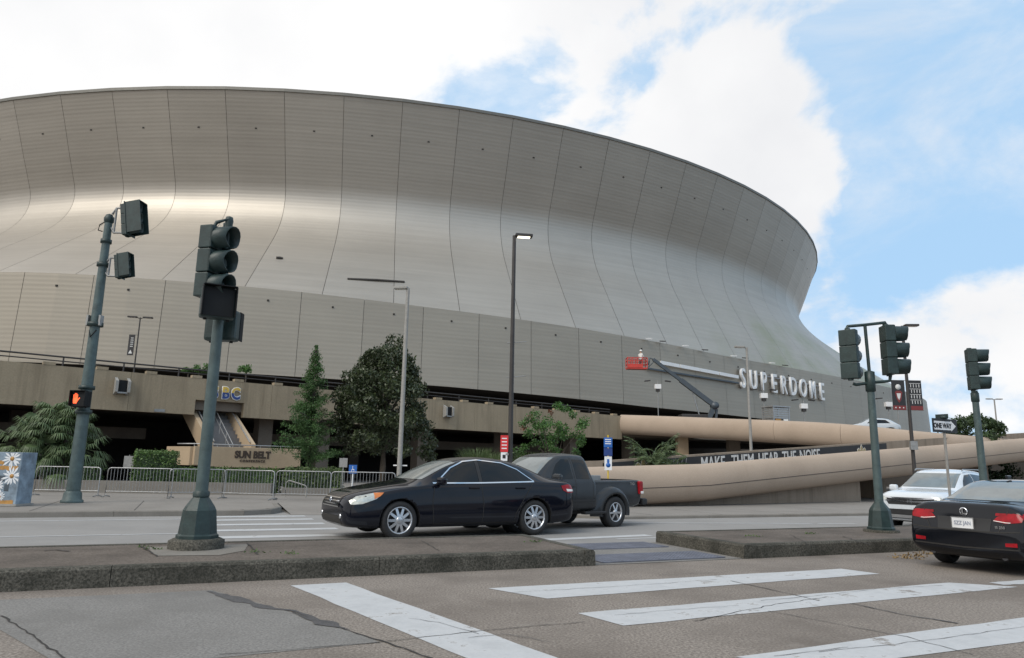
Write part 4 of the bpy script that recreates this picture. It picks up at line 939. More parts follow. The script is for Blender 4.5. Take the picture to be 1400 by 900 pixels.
mb = MB(); mb.tube([(-.12, -.05, PH - .1), (-.26, -.05, PH - .2), (-.28, -.05, PH - .38), (-.14, -.05, PH - .42)], .02, 5); mb.tube([(-.1, -.1, 5.4), (0, -.2, 5.15), (.12, -.1, 5.4)], .02, 5); mb.build('cable', 'signal_black', t)
ped_head(t, (.06, -.30, 3.16), R(-94), lit=True, sc=1.12, body='signal_black')

# -- 3: double-headed signal on the far median end
sp = G(1205, 727, KH); t = thing('traffic_signal', 'green signal with two heads on a bracket frame on the far median end', 'traffic signal', (sp.x, sp.y, KH), 0)
MB().lathe([(.34, -.03), (.34, .04), (0, .04)], 16).build('footing', 'kerb_dirty', t)
MB().lathe([(.26, .04), (.26, .08), (.24, .10), (.20, .42), (.175, .47), (.08, .60), (.0, .60)], 8, a0=R(22.5), smooth=False).build('base', 'signal_green', t)
MB().tube([(0, 0, .58), (0, 0, 3.05)], [.085, .07], 16).build('pole', 'pole_green', t)
MB().lathe([(.07, 2.85), (.1, 2.87), (.1, 3.28), (.05, 3.3)], 12).build('collar', 'signal_green', t)
mb = MB(); mb.tube([(0, 0, 3.2), (-.02, 0, 4.28)], .035, 8); mb.tube([(-.42, 0, 4.20), (-.4, 0, 4.26), (-.02, 0, 4.30), (.42, 0, 4.36), (.44, 0, 4.30)], .035, 6); mb.tube([(-.36, 0, 3.02), (-.3, 0, 3.0), (0, 0, 3.05), (.3, 0, 3.08), (.42, 0, 3.10), (.44, 0, 3.2)], .035, 6); mb.build('bracket', 'signal_green', t)
signal_head(t, (-.40, 0, 3.65), R(48), sc=1.0); signal_head(t, (.44, 0, 3.76), R(-6), sc=1.0, vis=.30)

# -- 4: single head signal on a plain pole farther along the median
sp = A(1343, 640, 17.2); t = thing('traffic_signal', 'green signal with a single head on a slim pole behind the sedan', 'traffic signal', (sp.x, sp.y, KH), 0)
MB().tube([(0, 0, 0), (0, 0, 3.18)], [.09, .07], 14).build('pole', 'pole_green', t)
MB().lathe([(.25, 0), (.24, .06), (.19, .40), (.08, .55), (0, .55)], 8, smooth=False).build('base', 'signal_green', t)
MB().lathe([(.07, 2.9), (.09, 2.92), (.09, 3.12), (.06, 3.16)], 12).build('collar', 'signal_green', t)
signal_head(t, (-.02, -.02, 3.70), R(-20), sc=.94, vis=.30)

# ================================================================== LAMP POSTS
def lamp(loc, h, label, kind='cobra', r=.08, material='bronze_pole', face=0.0, lit=False, z0=0.0, base=True, group=None, arm=.35):
    t = thing('lamp_post', label, 'lamp post', (loc[0], loc[1], z0), face, group)
    MB().tube([(0, 0, 0), (0, 0, h)], [r, r * .72], 12).build('pole', material, t)
    if base: MB().lathe([(r * 2.2, 0), (r * 2.2, .04), (r * 1.5, .08), (r * 1.3, .35)], 12).build('base', material, t)
    if kind in ('cobra', 'twin'):
        for s in ((1,) if kind == 'cobra' else (-1, 1)):
            hd = MB(); hd.box((s * (arm + .22), 0, h + .02), (.62, .3, .10)); hd.tube([(0, 0, h - .08), (s * arm, 0, h + .02)], .035, 6)
            o = hd.build('lamp_head', material, t, bevel=.02)
            MB().box((s * (arm + .22), 0, h - .038), (.44, .2, .012)).build('lamp_lens', 'lamp_lit' if lit else 'lamp_glass', o)
    if kind == 'cube':
        for s in (-1, 1): MB().box((s * .42, 0, h + .1), (.55, .34, .10), M=Matrix.Rotation(.12 * s, 4, 'Y')).build('lamp_head', 'bronze_pole', t)
        o = MB().box((0, 0, h - .55), (.62, .5, .46)).build('speaker_box', 'white_paint', t, bevel=.03); MB().box((0, 0, h - .92), (.34, .34, .24)).build('camera_box', 'bronze_pole', t)
    return t
p = A(697, 640, 24.3); lp = lamp(p, 9.45, 'tall dark lamp post with a lit lamp and bare banner arms behind the pickup', 'cobra', .09, 'bronze_pole', R(8), lit=True, arm=.12)
for z in (4.35, 5.55): MB().tube([(-.18, 0, z), (.5, 0, z + .08)], .016, 5).build('banner_arm', 'galv_dull', lp)
rs = thing('pole_sign', 'small red sign over a white one strapped to the dark lamp post', 'sign', (p.x - .2, p.y - .16, 1.85)); MB().box((0, 0, .25), (.26, .015, .55)).build('red_panel', 'sign_red', rs); MB().box((0, 0, -.18), (.22, .015, .28)).build('white_panel', 'sign_white', rs)
MB().box((0, -.012, -.18), (.10, .006, .12)).build('mark', 'sign_black', rs)
for i in range(4): MB().box((0, -.011, .42 - i * .11), (.17, .004, .035)).build('text_line', 'sign_white', rs)
MB().box((.1, .06, -.1), (.10, .15, .06)).build('strap', 'galv_dull', rs)
p = A(546, 640, 31); lp = lamp(p, 9.1, 'pale grey lamp post in front of the magnolia tree', 'cobra', .11, 'concrete_pole', R(170), arm=.10)
MB().box((0, -.1, 1.28), (.62, .03, .05)).build('crossbar', 'sign_white', lp)
p = A(1028, 640, 45); lamp(p, 9.1, 'thin grey lamp post standing between the two ramps', 'cobra', .10, 'concrete_pole', R(185), arm=.25)
p = A(1250, 640, 33.5); lp = lamp(p, 8.35, 'dark lamp post carrying a pair of dark banners', 'cobra', .09, 'bronze_pole', R(-5), arm=.2)
MB().box((0, -.12, 2.65), (.32, .16, .40)).build('meter_box', 'galv_dull', lp)
for s, nm in ((-1, 'left'), (1, 'right')):
    o = tag(MB().box((0, 0, 0), (.62, .012, 1.42)).build('pole_banner', 'banner_black', None, (p.x + s * .40 - .06, p.y - .02, 5.0)), 'dark pole banner with a pale shield and red foot' if s < 0 else 'dark pole banner with white script rows and red foot', 'banner', 'banners on the lamp post')
    MB().box((0, -.012, -.60), (.60, .008, .2)).build('foot_band', 'banner_red', o)
    for i in range(2): MB().tube([(-s * .36, 0, (.7, -.7)[i]), (s * .32, 0, (.7, -.7)[i])], .012, 5).build('arm', 'bronze_pole', o)
    if s < 0:
        MB().quad(*[(x, -.0125, z) for x, z in ((-.18, .12), (-.1, -.22), (0, -.38), (.1, -.22), (.18, .12), (.1, .2), (-.1, .2))]).build('shield', 'banner_red', o); MB().lathe([(.0, -.016), (.13, -.015), (.13, -.008)], 14, axis='Y', c=(0, 0, .38)).build('ball', 'banner_white', o)
        MB().quad(*[(x, -.0145, z) for x, z in ((-.10, .08), (-.06, -.12), (0, -.24), (.06, -.12), (.10, .08))]).build('shield_core', 'banner_white', o)
        for i in range(3): MB().lathe([(0, -.018), (.035, -.0175), (.035, -.012)], 8, axis='Y', c=(-.18 + .18 * i, 0, -.6)).build('dot', 'banner_white', o)
    else:
        for i in range(4):
            MB().box((0, -.011, .56 - i * .26), (.52, .006, .02)).build('script_row', 'banner_white', o)
            for k in range(4): MB().box((-.2 + k * .13 + .02 * (i % 2), -.011, .45 - i * .26), (.03, .006, .15)).build('script_row', 'banner_white', o)
PG = 'lamp posts up on the plaza'
p = A(184, 500, 50); lp = lamp(p, 6.35, 'twin-armed lamp post with a dark banner on the plaza near the tilted signal pole', 'twin', .06, 'bronze_pole', R(10), z0=PLAZA, group=PG, arm=.3)
o = tag(MB().box((0, 0, 0), (.44, .012, 1.5)).build('pole_banner', 'banner_black', None, (p.x - .42, p.y, PLAZA + 4.35)), 'narrow dark banner with pale script on the twin-armed plaza lamp', 'banner')
for i in range(5): MB().box((.03, -.011, .5 - i * .15), (.2, .006, .05)).build('script_row', 'banner_white', o)
MB().quad((-.14, -.012, -.62), (.14, -.012, -.62), (0, -.012, -.34)).build('triangle', 'banner_white', o); MB().tube([(.22, 0, .72), (.42, 0, .72)], .015, 5).build('arm', 'bronze_pole', o)
for px, py, Y, h, lab in ((900, 567, 70, 4.9, 'plaza lamp with a white box seen below the red lift basket'), (1045, 560, 66, 3.8, 'plaza lamp with a white box beside the grey ticket kiosk'), (1099, 560, 66, 2.9, 'plaza lamp with a white box below the last raised letters'), (1216, 575, 70, 3.6, 'plaza lamp with a white box seen against the skirt corner')):
    q = A(px, py, Y); lamp(q, h, lab, 'cube', .05, 'galv_dull', 0, z0=PLAZA, base=False, group=PG)
q = A(1229, 575, 66); lamp(q, 4.4, 'plaza lamp with one arm right of the skirt corner lamp', 'cobra', .06, 'galv_dull', 0, z0=PLAZA, base=False, group=PG, arm=.15)
q = A(1365, 600, 75); lamp(q, 9.2, 'distant grey lamp post rising beside the oak crown', 'twin', .09, 'concrete_pole', 0, z0=0, base=False, arm=.3)

# ================================================================== KIOSK, LIFT, PLAZA THINGS
q = A(1061, 572, 64); t = thing('ticket_kiosk', 'small grey louvred kiosk on the plaza under the raised letters', 'kiosk', (q.x, q.y, PLAZA), R(20))
for x in (-.85, .85):
    for y in (-.7, .7): MB().box((x, y, 1.0), (.1, .1, 2.0)).build('post', 'galv', t)
for i in range(5): MB().box((0, -.7, 1.05 + i * .2), (1.7, .04, .13)).build('slat', 'galv', t); MB().box((-.85, 0, 1.05 + i * .2), (.04, 1.3, .1)).build('slat', 'galv_dull', t)
MB().box((0, 0, 2.05), (1.95, 1.6, .1)).build('roof', 'galv', t); MB().box((-.4, -.74, .6), (.6, .03, .7)).build('window', 'flower_orange', t); MB().box((.45, -.74, .6), (.5, .03, .7)).build('window', 'lamp_glass', t); MB().box((0, .1, .5), (1.6, 1.2, 1.0)).build('counter', 'galv_dull', t)
# boom lift: chassis, turret, boom, jib, basket
bl = A(966, 560, 71.5); t = thing('boom_lift', 'boom lift with a dark slanting boom and a red basket raised to the wall', 'boom lift', (bl.x, bl.y, PLAZA), 0)
MB().box((-1.2, 0, .75), (3.6, 1.9, .55)).build('chassis', 'lift_boom', t, bevel=.06)
for x in (-2.4, .2):
    for y in (-1.0, 1.0): MB().lathe([(.15, -.18), (.42, -.18), (.46, -.12), (.46, .12), (.42, .18), (.15, .18)], 16, axis='Y', c=(x, y, .46)).build('wheel', 'rubber', t)
MB().box((-1.4, 0, 1.4), (2.6, 1.7, .75)).build('engine_cover', 'bronze_pole', t, bevel=.08)
MB().box((1.15, -.4, .9), (1.3, 1.0, .35)).build('counterweight', 'lift_orange', t, bevel=.05)
E0 = Vector((.25, -.2, 1.2)); E1 = Vector((.75, -.2, 2.7)); tip = A(893, 491.5, 71.3) - t.location; tip.y = -.2
def beam(mb, a, b, w, h):
    d = (b - a).normalized(); s = d.cross(Vector((0, 1, 0))).normalized(); y = Vector((0, 1, 0)); ps = []
    for p in (a, b): ps.append([p + s * h / 2 + y * w / 2, p + s * h / 2 - y * w / 2, p - s * h / 2 - y * w / 2, p - s * h / 2 + y * w / 2])
    mb.quad(*ps[0]); mb.quad(*ps[1][::-1])
    for i in range(4): mb.quad(ps[0][i], ps[1][i], ps[1][(i + 1) % 4], ps[0][(i + 1) % 4])
mb = MB(); beam(mb, E0 + Vector((-.3, 0, -.2)), E1, .5, .42); beam(mb, E0 + Vector((.55, 0, -.2)), E1 + Vector((.2, 0, -.35)), .3, .22); mb.build('riser', 'lift_boom', t)
MB().lathe([(0, -.36), (.38, -.34), (.38, .34), (0, .36)], 16, axis='Y', c=tuple(E1)).build('pivot', 'lift_boom', t)
mb = MB(); mid = E1.lerp(tip, .55); beam(mb, E1, mid, .42, .46); mb.build('boom', 'lift_boom', t)
mb = MB(); beam(mb, mid - (mid - E1).normalized() * .3, tip, .3, .32); mb.build('boom_extension', 'lift_boom', t)
mb = MB(); mb.tube([E0 + Vector((-.9, 0, 0)), E1.lerp(tip, .38)], .06, 6); mb.build('cylinder', 'galv', t)
bk = A(869, 505, 71.3) - t.location; bk.y = -.2
mb = MB(); mb.tube([tip, tip + Vector((-.35, 0, .15)), bk + Vector((1.3, 0, .45))], .09, 6); mb.tube([tip + Vector((0, 0, -.3)), bk + Vector((1.3, 0, .25))], .06, 6); mb.build('jib', 'lift_boom', t)
bs_ = MB().box(tuple(bk + Vector((.1, 0, .06))), (2.0, 1.0, .14)).build('basket', 'lift_red', t)
rm = MB(); c = bk + Vector((.1, 0, 0))
for z in (.45, .8, 1.12):
    rm.tube([c + Vector((-1, -.5, z)), c + Vector((1, -.5, z)), c + Vector((1, .5, z)), c + Vector((-1, .5, z)), c + Vector((-1, -.5, z))], .045, 5)
for x in (-1, -.5, 0, .5, 1):
    for y in (-.5, .5): rm.tube([c + Vector((x, y, .1)), c + Vector((x, y, 1.12))], .045, 5)
rm.build('guard_rail', 'lift_red', bs_); MB().box(tuple(c + Vector((-.2, -.52, .3))), (1.5, .03, .38)).build('toe_board', 'lift_red', bs_)
# worker in the basket (one continuous skinned figure)
def person(name, label, loc, rz):
    J = [((0, 0, .95), .15), ((0, 0, 1.18), .15), ((0, .02, 1.40), .17), ((0, 0, 1.52), .07), ((0, -.02, 1.66), .10), ((0, -.02, 1.74), .085),
         ((.10, 0, .88), .10), ((.12, -.03, .50), .075), ((.12, .02, .09), .05), ((.12, -.13, .05), .045), ((-.10, 0, .88), .10), ((-.12, -.05, .50), .075), ((-.12, .02, .09), .05), ((-.12, -.13, .05), .045),
         ((.20, .01, 1.40), .07), ((.27, -.05, 1.14), .05), ((.2, -.30, 1.10), .04), ((.19, -.38, 1.11), .038), ((-.20, .01, 1.40), .07), ((-.27, -.05, 1.14), .05), ((-.2, -.30, 1.10), .04), ((-.19, -.38, 1.11), .038)]
    Ed = [(0, 1), (1, 2), (2, 3), (3, 4), (4, 5), (0, 6), (6, 7), (7, 8), (8, 9), (0, 10), (10, 11), (11, 12), (12, 13), (2, 14), (14, 15), (15, 16), (16, 17), (2, 18), (18, 19), (19, 20), (20, 21)]
    me = bpy.data.meshes.new(name); me.from_pydata([j[0] for j in J], Ed, []); o = bpy.data.objects.new(name, me); COL.objects.link(o)
    sk = o.modifiers.new('skin', 'SKIN'); sd = o.modifiers.new('sub', 'SUBSURF'); sd.levels = 1; sd.render_levels = 1
    for i, j in enumerate(J): o.data.skin_vertices[0].data[i].radius = (j[1], j[1])
    o.data.skin_vertices[0].data[0].use_root = True
    bpy.context.view_layer.update(); m2 = evaluated(o, name); bpy.data.objects.remove(o, do_unlink=True)
    m2.materials.clear()
    for mt in ('cloth_white', 'cloth_dark', 'skin'): m2.materials.append(MATS[mt])
    for pl in m2.polygons: z = pl.center.z; pl.material_index = 1 if z < .93 else (2 if z > 1.5 or pl.center.y < -.33 else 0); pl.use_smooth = True
    w = mobj(name, m2, None, None, loc, (0, 0, rz)); tag(w, label, 'person')
    MB().lathe([(.15, 1.74), (.135, 1.76), (.125, 1.82), (.09, 1.87), (0, 1.89)], 14, c=(0, -.02, 0)).build('hard_hat', 'hardhat', w)
    return w
wl_ = t.location + bk + Vector((.55, 0, .13)); person('person', 'worker in a white shirt and white hard hat standing in the red basket', tuple(wl_), R(150))

# ================================================================== STREET FURNITURE
def barricade(label, loc, rz, L):
    t = thing('crowd_barrier', label, 'barrier', loc, rz, 'crowd barriers along the pavement'); h = 1.02; r = .019
    mb = MB(); c = .10; mb.tube([(-L/2, 0, 0.02), (-L/2, 0, h - c), (-L/2 + c * .3, 0, h - c * .3), (-L/2 + c, 0, h), (L/2 - c, 0, h), (L/2 - c * .3, 0, h - c * .3), (L/2, 0, h - c), (L/2, 0, .02)], r, 6); mb.build('frame', 'galv', t)
    MB().tube([(-L/2, 0, .20), (L/2, 0, .20)], r * .8, 6).build('lower_rail', 'galv', t)
    n = int(L / .115); bar = None
    for i in range(1, n):
        x = -L/2 + L * i / n
        if bar is None: me = MB().tube([(0, 0, .2), (0, 0, h)], .008, 4).mesh('bar'); me.materials.append(MATS['galv']); bar = me
        mobj('bar', bar, None, t, (x, 0, 0))
    for s in (-1, 1): MB().tube([(s * (L/2 - .02), -.28, .012), (s * (L/2 - .02), 0, .05), (s * (L/2 - .02), .28, .012)], r, 6).build('foot', 'galv_dull', t)
BG = [(50, 137, 26.0, 'steel crowd barrier between the painted cabinet and the tall signal pole', 0), (148, 236, 26.0, 'steel crowd barrier in front of the clipped square hedge', 2), (240, 302, 26.4, 'steel crowd barrier crossed by the median signal pole', 28), (303, 378, 26.3, 'steel crowd barrier below the conference balcony', -12), (379, 452, 26.6, 'steel crowd barrier at the driveway corner with a bent pipe behind it', 4), (454, 540, 27.0, 'steel crowd barrier behind the black sedan bonnet by the blue sign', 3)]
for x0, x1, Y, lab, yaw in BG:
    a, b = A(x0, 650, Y), A(x1, 650, Y); L_ = (b - a).length / math.cos(R(yaw)); c = (a + b) / 2; barricade(lab, (c.x, Y, 0), R(yaw), L_)
# planter wall with hedges behind the barriers
pw = tag(MB().prism([(-24, 28.6), (-9.6, 29.4), (-9.6, 29.7), (-24, 28.9)], -.05, .46).build('planter_wall', 'kerb_clean'), 'low concrete planter wall behind the crowd barriers', 'wall')
pw2 = tag(MB().prism([(-9.2, 29.5), (-4.2, 30.4), (-4.2, 30.7), (-9.2, 29.8)], -.05, .30).build('planter_wall', 'kerb_clean'), 'low concrete planter edge near the blue sign', 'wall')
mbp = MB(); mbp.tube([(0, 0, 0), (0, 0, .55), (.10, 0, .64), (.75, 0, .46), (.8, 0, .4), (.8, 0, 0)], .025, 6); q = A(392, 650, 28.2); tag(mbp.build('bent_pipe_rail', 'concrete_pole', None, (q.x, q.y, 0)), 'short bent pale pipe rail behind the corner barrier', 'rail')
# painted cabinet
q = A(-6, 688, 20.4); q.z = 0; t = thing('painted_cabinet', 'street cabinet painted with pale flowers on blue and orange strokes', 'cabinet', (q.x, q.y, 0), R(-2))
bw_, bh_ = 1.15, 1.48
MB().box((0, .3, bh_ / 2), (bw_, .62, bh_)).build('cabinet_body', 'box_base', t, bevel=.015); MB().box((0, .3, .03), (bw_ + .1, .72, .06)).build('plinth', 'concrete_pole', t)
def daisy(cx, cz, r, seed):
    rg = random.Random(seed); mb = MB(); n = 13
    for i in range(n):
        a = 2 * math.pi * i / n + rg.uniform(-.1, .1); L_ = r * rg.uniform(.8, 1.1); w = r * .10; d = Vector((math.cos(a), 0, math.sin(a))); s = Vector((-d.z, 0, d.x)); c = Vector((cx, -.018, cz))
        pts = [c + d * r * .2 - s * w * .5, c + d * L_ * .7 - s * w, c + d * L_, c + d * L_ * .7 + s * w, c + d * r * .2 + s * w * .5]
        pts = [Vector((max(-bw_ / 2 + .01, min(bw_ / 2 - .01, p.x)), p.y, max(.08, min(bh_ - .02, p.z)))) for p in pts]; mb.quad(*pts)
    mb.build('painted_flower', 'petal', t); MB().lathe([(0, -.024), (r * .2, -.023), (r * .2, -.012)], 12, axis='Y', c=(cx, 0, cz)).build('flower_eye', 'flower_orange', t)
for a in ((.30, 1.30, .30, 1), (.36, .82, .30, 2), (-.42, .90, .28, 3), (-.02, .55, .24, 4), (.1, .25, .16, 5)): daisy(*a)
for i, (x0, x1, z) in enumerate(((-.55, -.12, 1.36), (-.45, .08, 1.20), (-.2, .5, 1.05), (.1, .5, .10))):
    mb = MB(); rg = random.Random(i); n = 9
    for k in range(n):
        xa, xb = x0 + (x1 - x0) * k / n, x0 + (x1 - x0) * (k + 1) / n; mb.quad(*[(x, -.0145 - i * .0006, zz) for x, zz in ((xa, z - .06 + rg.uniform(-.02, .02)), (xb, z - .06 + rg.uniform(-.02, .02)), (xb, z + .055 + rg.uniform(-.02, .02)), (xa, z + .055 + rg.uniform(-.02, .02)))])
    mb.build('painted_stroke', 'flower_orange', t)
for x, z, w, h in ((-.3, .45, .3, .5), (-.1, .2, .5, .14), (.05, .75, .25, .16), (-.5, .2, .12, .3), (.25, .5, .14, .2)): MB().quad((x - w/2, -.0125, z - h/2), (x + w/2, -.0125, z - h/2), (x + w/2, -.0125, z + h/2), (x - w/2, -.0125, z + h/2)).build('painted_patch', 'box_dark', t)
# signs
def post_sign(name, label, px, Y, ztop, panels, post_mat='galv_dull', rz=0.0, r=.025, z0=0.0):
    q = A(px, 640, Y); t = thing(name, label, 'sign', (q.x, Y, z0), rz); MB().tube([(0, 0.03, 0), (0, .03, ztop)], r, 8).build('post', post_mat, t)
    for (z, w, h, mt, nm) in panels: MB().box((0, 0, z), (w, .012, h)).build(nm, mt, t)
    return t
t = post_sign('parking_sign', 'small blue wheelchair parking sign on a thin post behind the barriers', 482.5, 27.6, 1.28, [(1.12, .30, .32, 'sign_blue', 'panel')], 'sign_white')
MB().lathe([(.045, -.010), (.058, -.010), (.058, -.0085), (.045, -.0085)], 14, axis='Y', c=(0, 0, 1.07)).build('wheel_mark', 'sign_white', t); MB().box((-.005, -.0095, 1.14), (.018, .003, .12)).build('body_mark', 'sign_white', t); MB().box((.03, -.0095, 1.10), (.07, .003, .016)).build('body_mark', 'sign_white', t); MB().lathe([(0, -.011), (.016, -.0105), (.016, -.008)], 8, axis='Y', c=(-.005, 0, 1.215)).build('head_mark', 'sign_white', t)
post_sign('notice_sign', 'small dull brown notice on a post beside the blue sign', 469, 30.5, 1.55, [(1.35, .34, .38, 'galv_dull', 'panel')], 'galv_dull')
post_sign('notice_sign', 'grey notice on a post left of the clipped hedge', 175, 30.5, 1.5, [(1.2, .42, .5, 'galv_dull', 'panel')], 'galv_dull')
t = post_sign('event_sign', 'tall blue and white stacked sign on a yellow post by the ramp foot', 831.5, 24.6, 1.7, [(2.22, .29, .34, 'sign_blue', 'top_panel'), (1.90, .29, .26, 'navy', 'middle_panel'), (1.52, .25, .46, 'sign_white', 'lower_panel')], 'sign_yellow')
for z in (2.32, 2.25, 2.18): MB().box((0, -.009, z), (.2, .004, .03)).build('text_line', 'sign_white', t)
MB().lathe([(0, -.011), (.08, -.010), (.08, -.008)], 14, axis='Y', c=(0, 0, 1.46)).build('blue_mark', 'sign_blue', t); MB().box((0, -.009, 1.6), (.08, .004, .12)).build('blue_mark', 'sign_blue', t); MB().box((0, .01, 2.05), (.05, .03, .85)).build('backing_post', 'sign_yellow', t)
ow = thing('one_way_sign', 'black and white one way arrow sign on a slim post behind the white car', 'sign', (*A(1298, 650, 16.6).xy, KH), R(27))
MB().tube([(0, .03, 0), (0, .03, 2.42)], .03, 8).build('post', 'concrete_pole', ow); MB().box((0, 0, 2.28), (.92, .012, .32)).build('panel', 'sign_black', ow)
MB().quad(*[(x, -.009, z) for x, z in ((-.41, 2.18), (.22, 2.18), (.22, 2.155), (.41, 2.28), (.22, 2.405), (.22, 2.38), (-.41, 2.38))]).build('arrow', 'sign_white', ow)
text('lettering', 'ONE WAY', .155, .004, 'sign_black', ow, face_frame((-.1, -.013, 2.225), (1, 0, 0), (0, 0, 1)), bold=.006, sx=.9); MB().lathe([(.05, 2.44), (.08, 2.44), (.08, 2.5), (0, 2.52)], 8).build('post_cap', 'signal_green', ow)
MB().box((0, .05, 2.50), (.3, .012, .10), rz=R(90)).build('cross_panel', 'signal_green', ow)

# ================================================================== VEGETATION
def limb_tree(t, trunk_pts, r0, limbs, material='bark'):
    tr = MB().tube(trunk_pts, [r0 * (1 - .5 * i / (len(trunk_pts) - 1)) for i in range(len(trunk_pts))], 9).build('trunk', material, t)
    for a, b in limbs: m_ = (Vector(a) + Vector(b)) / 2 + Vector((random.uniform(-.1, .1), random.uniform(-.1, .1), .1)); MB().tube([a, m_, b], [r0 * .45, r0 * .32, r0 * .14], 6).build('limb', material, tr)
# magnolia
q = A(522, 640, 34); t = thing('magnolia_tree', 'broad dark glossy magnolia tree in front of the parapet', 'tree', (q.x, 34, 0))
rg = np.random.default_rng(21)
outline = [(0.35, .0, 7.45), (.55, .1, 6.9), (-.15, .2, 7.0), (.95, 0, 6.5), (1.15, 0, 5.8), (-.8, 0, 6.6), (-1.3, .1, 6.1), (-1.9, 0, 5.6), (-2.2, 0, 4.9), (1.3, 0, 5.0), (1.7, 0, 4.2), (2.1, 0, 3.3), (2.35, 0, 2.5), (2.3, .2, 1.9), (-2.2, 0, 4.2), (-2.2, .2, 3.4), (-2.0, 0, 2.6), (-1.6, .1, 2.0), (1.9, -.4, 2.9)]
C_ = [np.array(o) * np.array([.93, 1, .965]) for o in outline]; Rr = [.48] * len(C_)
for _ in range(120):
    z = rg.uniform(1.9, 6.6); w = 2.15 if z < 4.3 else 2.15 - (z - 4.3) * .55; a = rg.uniform(0, 2 * np.pi); f = rg.uniform(.72, 1.0)
    C_.append(np.array([w * f * np.cos(a) - .1, w * f * np.sin(a), z])); Rr.append(rg.uniform(.34, .55))
for _ in range(30): C_.append(np.array([rg.uniform(-1, 1), rg.uniform(-1, 1), rg.uniform(2.2, 5.8)])); Rr.append(.8)
limb_tree(t, [(0, 0, -.05), (.05, 0, 1.2), (0, .05, 3), (.1, 0, 5.6)], .17, [((0, 0, 1.8 + .35 * i), tuple(C_[20 + i * 3])) for i in range(9)])
leaf_object('crown', clump_points(C_, Rr, 190, rg, .5), .17, 'leaf_magnolia', t, .42, 3, up=.3)
# cypress
q = A(421, 640, 33); t = thing('cypress_tree', 'pointed feathery green cypress left of the magnolia', 'tree', (q.x, 33, 0)); rg = np.random.default_rng(5)
P = []; limbs = []
for i in range(190):
    f = rg.random() ** .8; z = 1.1 + f * 5.2; rad = 1.75 * (1 - f) ** 1.05 * rg.uniform(.55, 1.1) + .10; a = rg.uniform(0, 2 * np.pi); rise = rg.uniform(.05, .45)
    n = int(90 * (rad + .25)); s = rg.random(n) ** .7; tip_ = np.array([np.cos(a) * rad, np.sin(a) * rad, z + rise * rad]); base_ = np.array([0, 0, z])
    P.append(base_ + (tip_ - base_) * s[:, None] + rg.normal(size=(n, 3)) * np.array([.10, .10, .09]) * (1.2 - .5 * s)[:, None])
    if i % 8 == 0: limbs.append((tuple(base_), tuple(tip_)))
for i in range(26): z = 5.6 + i * .045; P.append(np.array([0, 0, z]) + rg.normal(size=(26, 3)) * np.array([.12, .12, .06]) * (1.25 - i / 26))
limb_tree(t, [(0, 0, -.05), (0, 0, 2), (.02, 0, 4.5), (0, 0, 6.6)], .11, limbs); leaf_object('crown', np.concatenate(P), .10, 'leaf_cypress', t, .4, 8, up=.4)
# crape myrtle
q = A(757, 640, 35.5); t = thing('crape_myrtle', 'small loose-branched crape myrtle behind the pickup roof', 'tree', (q.x, 35.5, 0)); rg = np.random.default_rng(9)
C_ = []; Rr = []; limbs = []
for i in range(34):
    a = rg.uniform(0, 2 * np.pi); rad = rg.uniform(.3, 1.75); z = 2.2 + rg.random() * 1.7 - .28 * abs(rad - .5); C_.append(np.array([rad * np.cos(a), rad * np.sin(a) * .8, z])); Rr.append(rg.uniform(.24, .44)); 
    if i % 3 == 0: limbs.append(((0, 0, 1.2), tuple(C_[-1])))
for c in ((.2, 0, 4.35), (.5, 0, 4.2), (.9, 0, 3.9), (1.45, 0, 3.4), (-.9, 0, 3.9), (-1.5, 0, 3.45), (-1.3, 0, 2.9), (1.3, 0, 2.8)): C_.append(np.array(c)); Rr.append(.32)
limb_tree(t, [(0, 0, -.05), (.05, 0, .7), (0, 0, 1.3), (.1, .05, 2.8)], .07, limbs); leaf_object('crown', clump_points(C_, Rr, 95, rg, .3), .13, 'leaf_myrtle', t, .5, 4, up=.2)
leaf_object('new_growth', clump_points([np.array((-1.2, -.2, 3.75)), np.array((-.2, -.3, 4.0)), np.array((-1.5, -.1, 3.2))], [.25, .2, .2], 30, rg, .3), .12, 'leaf_red', t, .5, 6)
# oak beyond the ramp
q = A(1338, 640, 56); t = thing('oak_tree', 'dark green oak rising behind the street ramp at the slim single signal', 'tree', (q.x, 56, 0)); rg = np.random.default_rng(31); C_ = []; Rr = []
for _ in range(75):
    a = rg.uniform(0, 2 * np.pi); z = rg.uniform(1.2, 5.6); w = 2.5 * math.sqrt(max(.05, 1 - ((z - 2.9) / 3.2) ** 2)); f = rg.uniform(.5, 1); C_.append(np.array([w * f * np.cos(a), w * f * np.sin(a), z])); Rr.append(rg.uniform(.45, .8))
limb_tree(t, [(0, 0, -.05), (.1, 0, 1.5), (0, 0, 4)], .25, [((0, 0, 1.5), tuple(C_[i])) for i in range(0, 40, 5)]); leaf_object('crown', clump_points(C_, Rr, 170, rg, .45), .2, 'leaf_oak', t, .6, 5, up=.2)
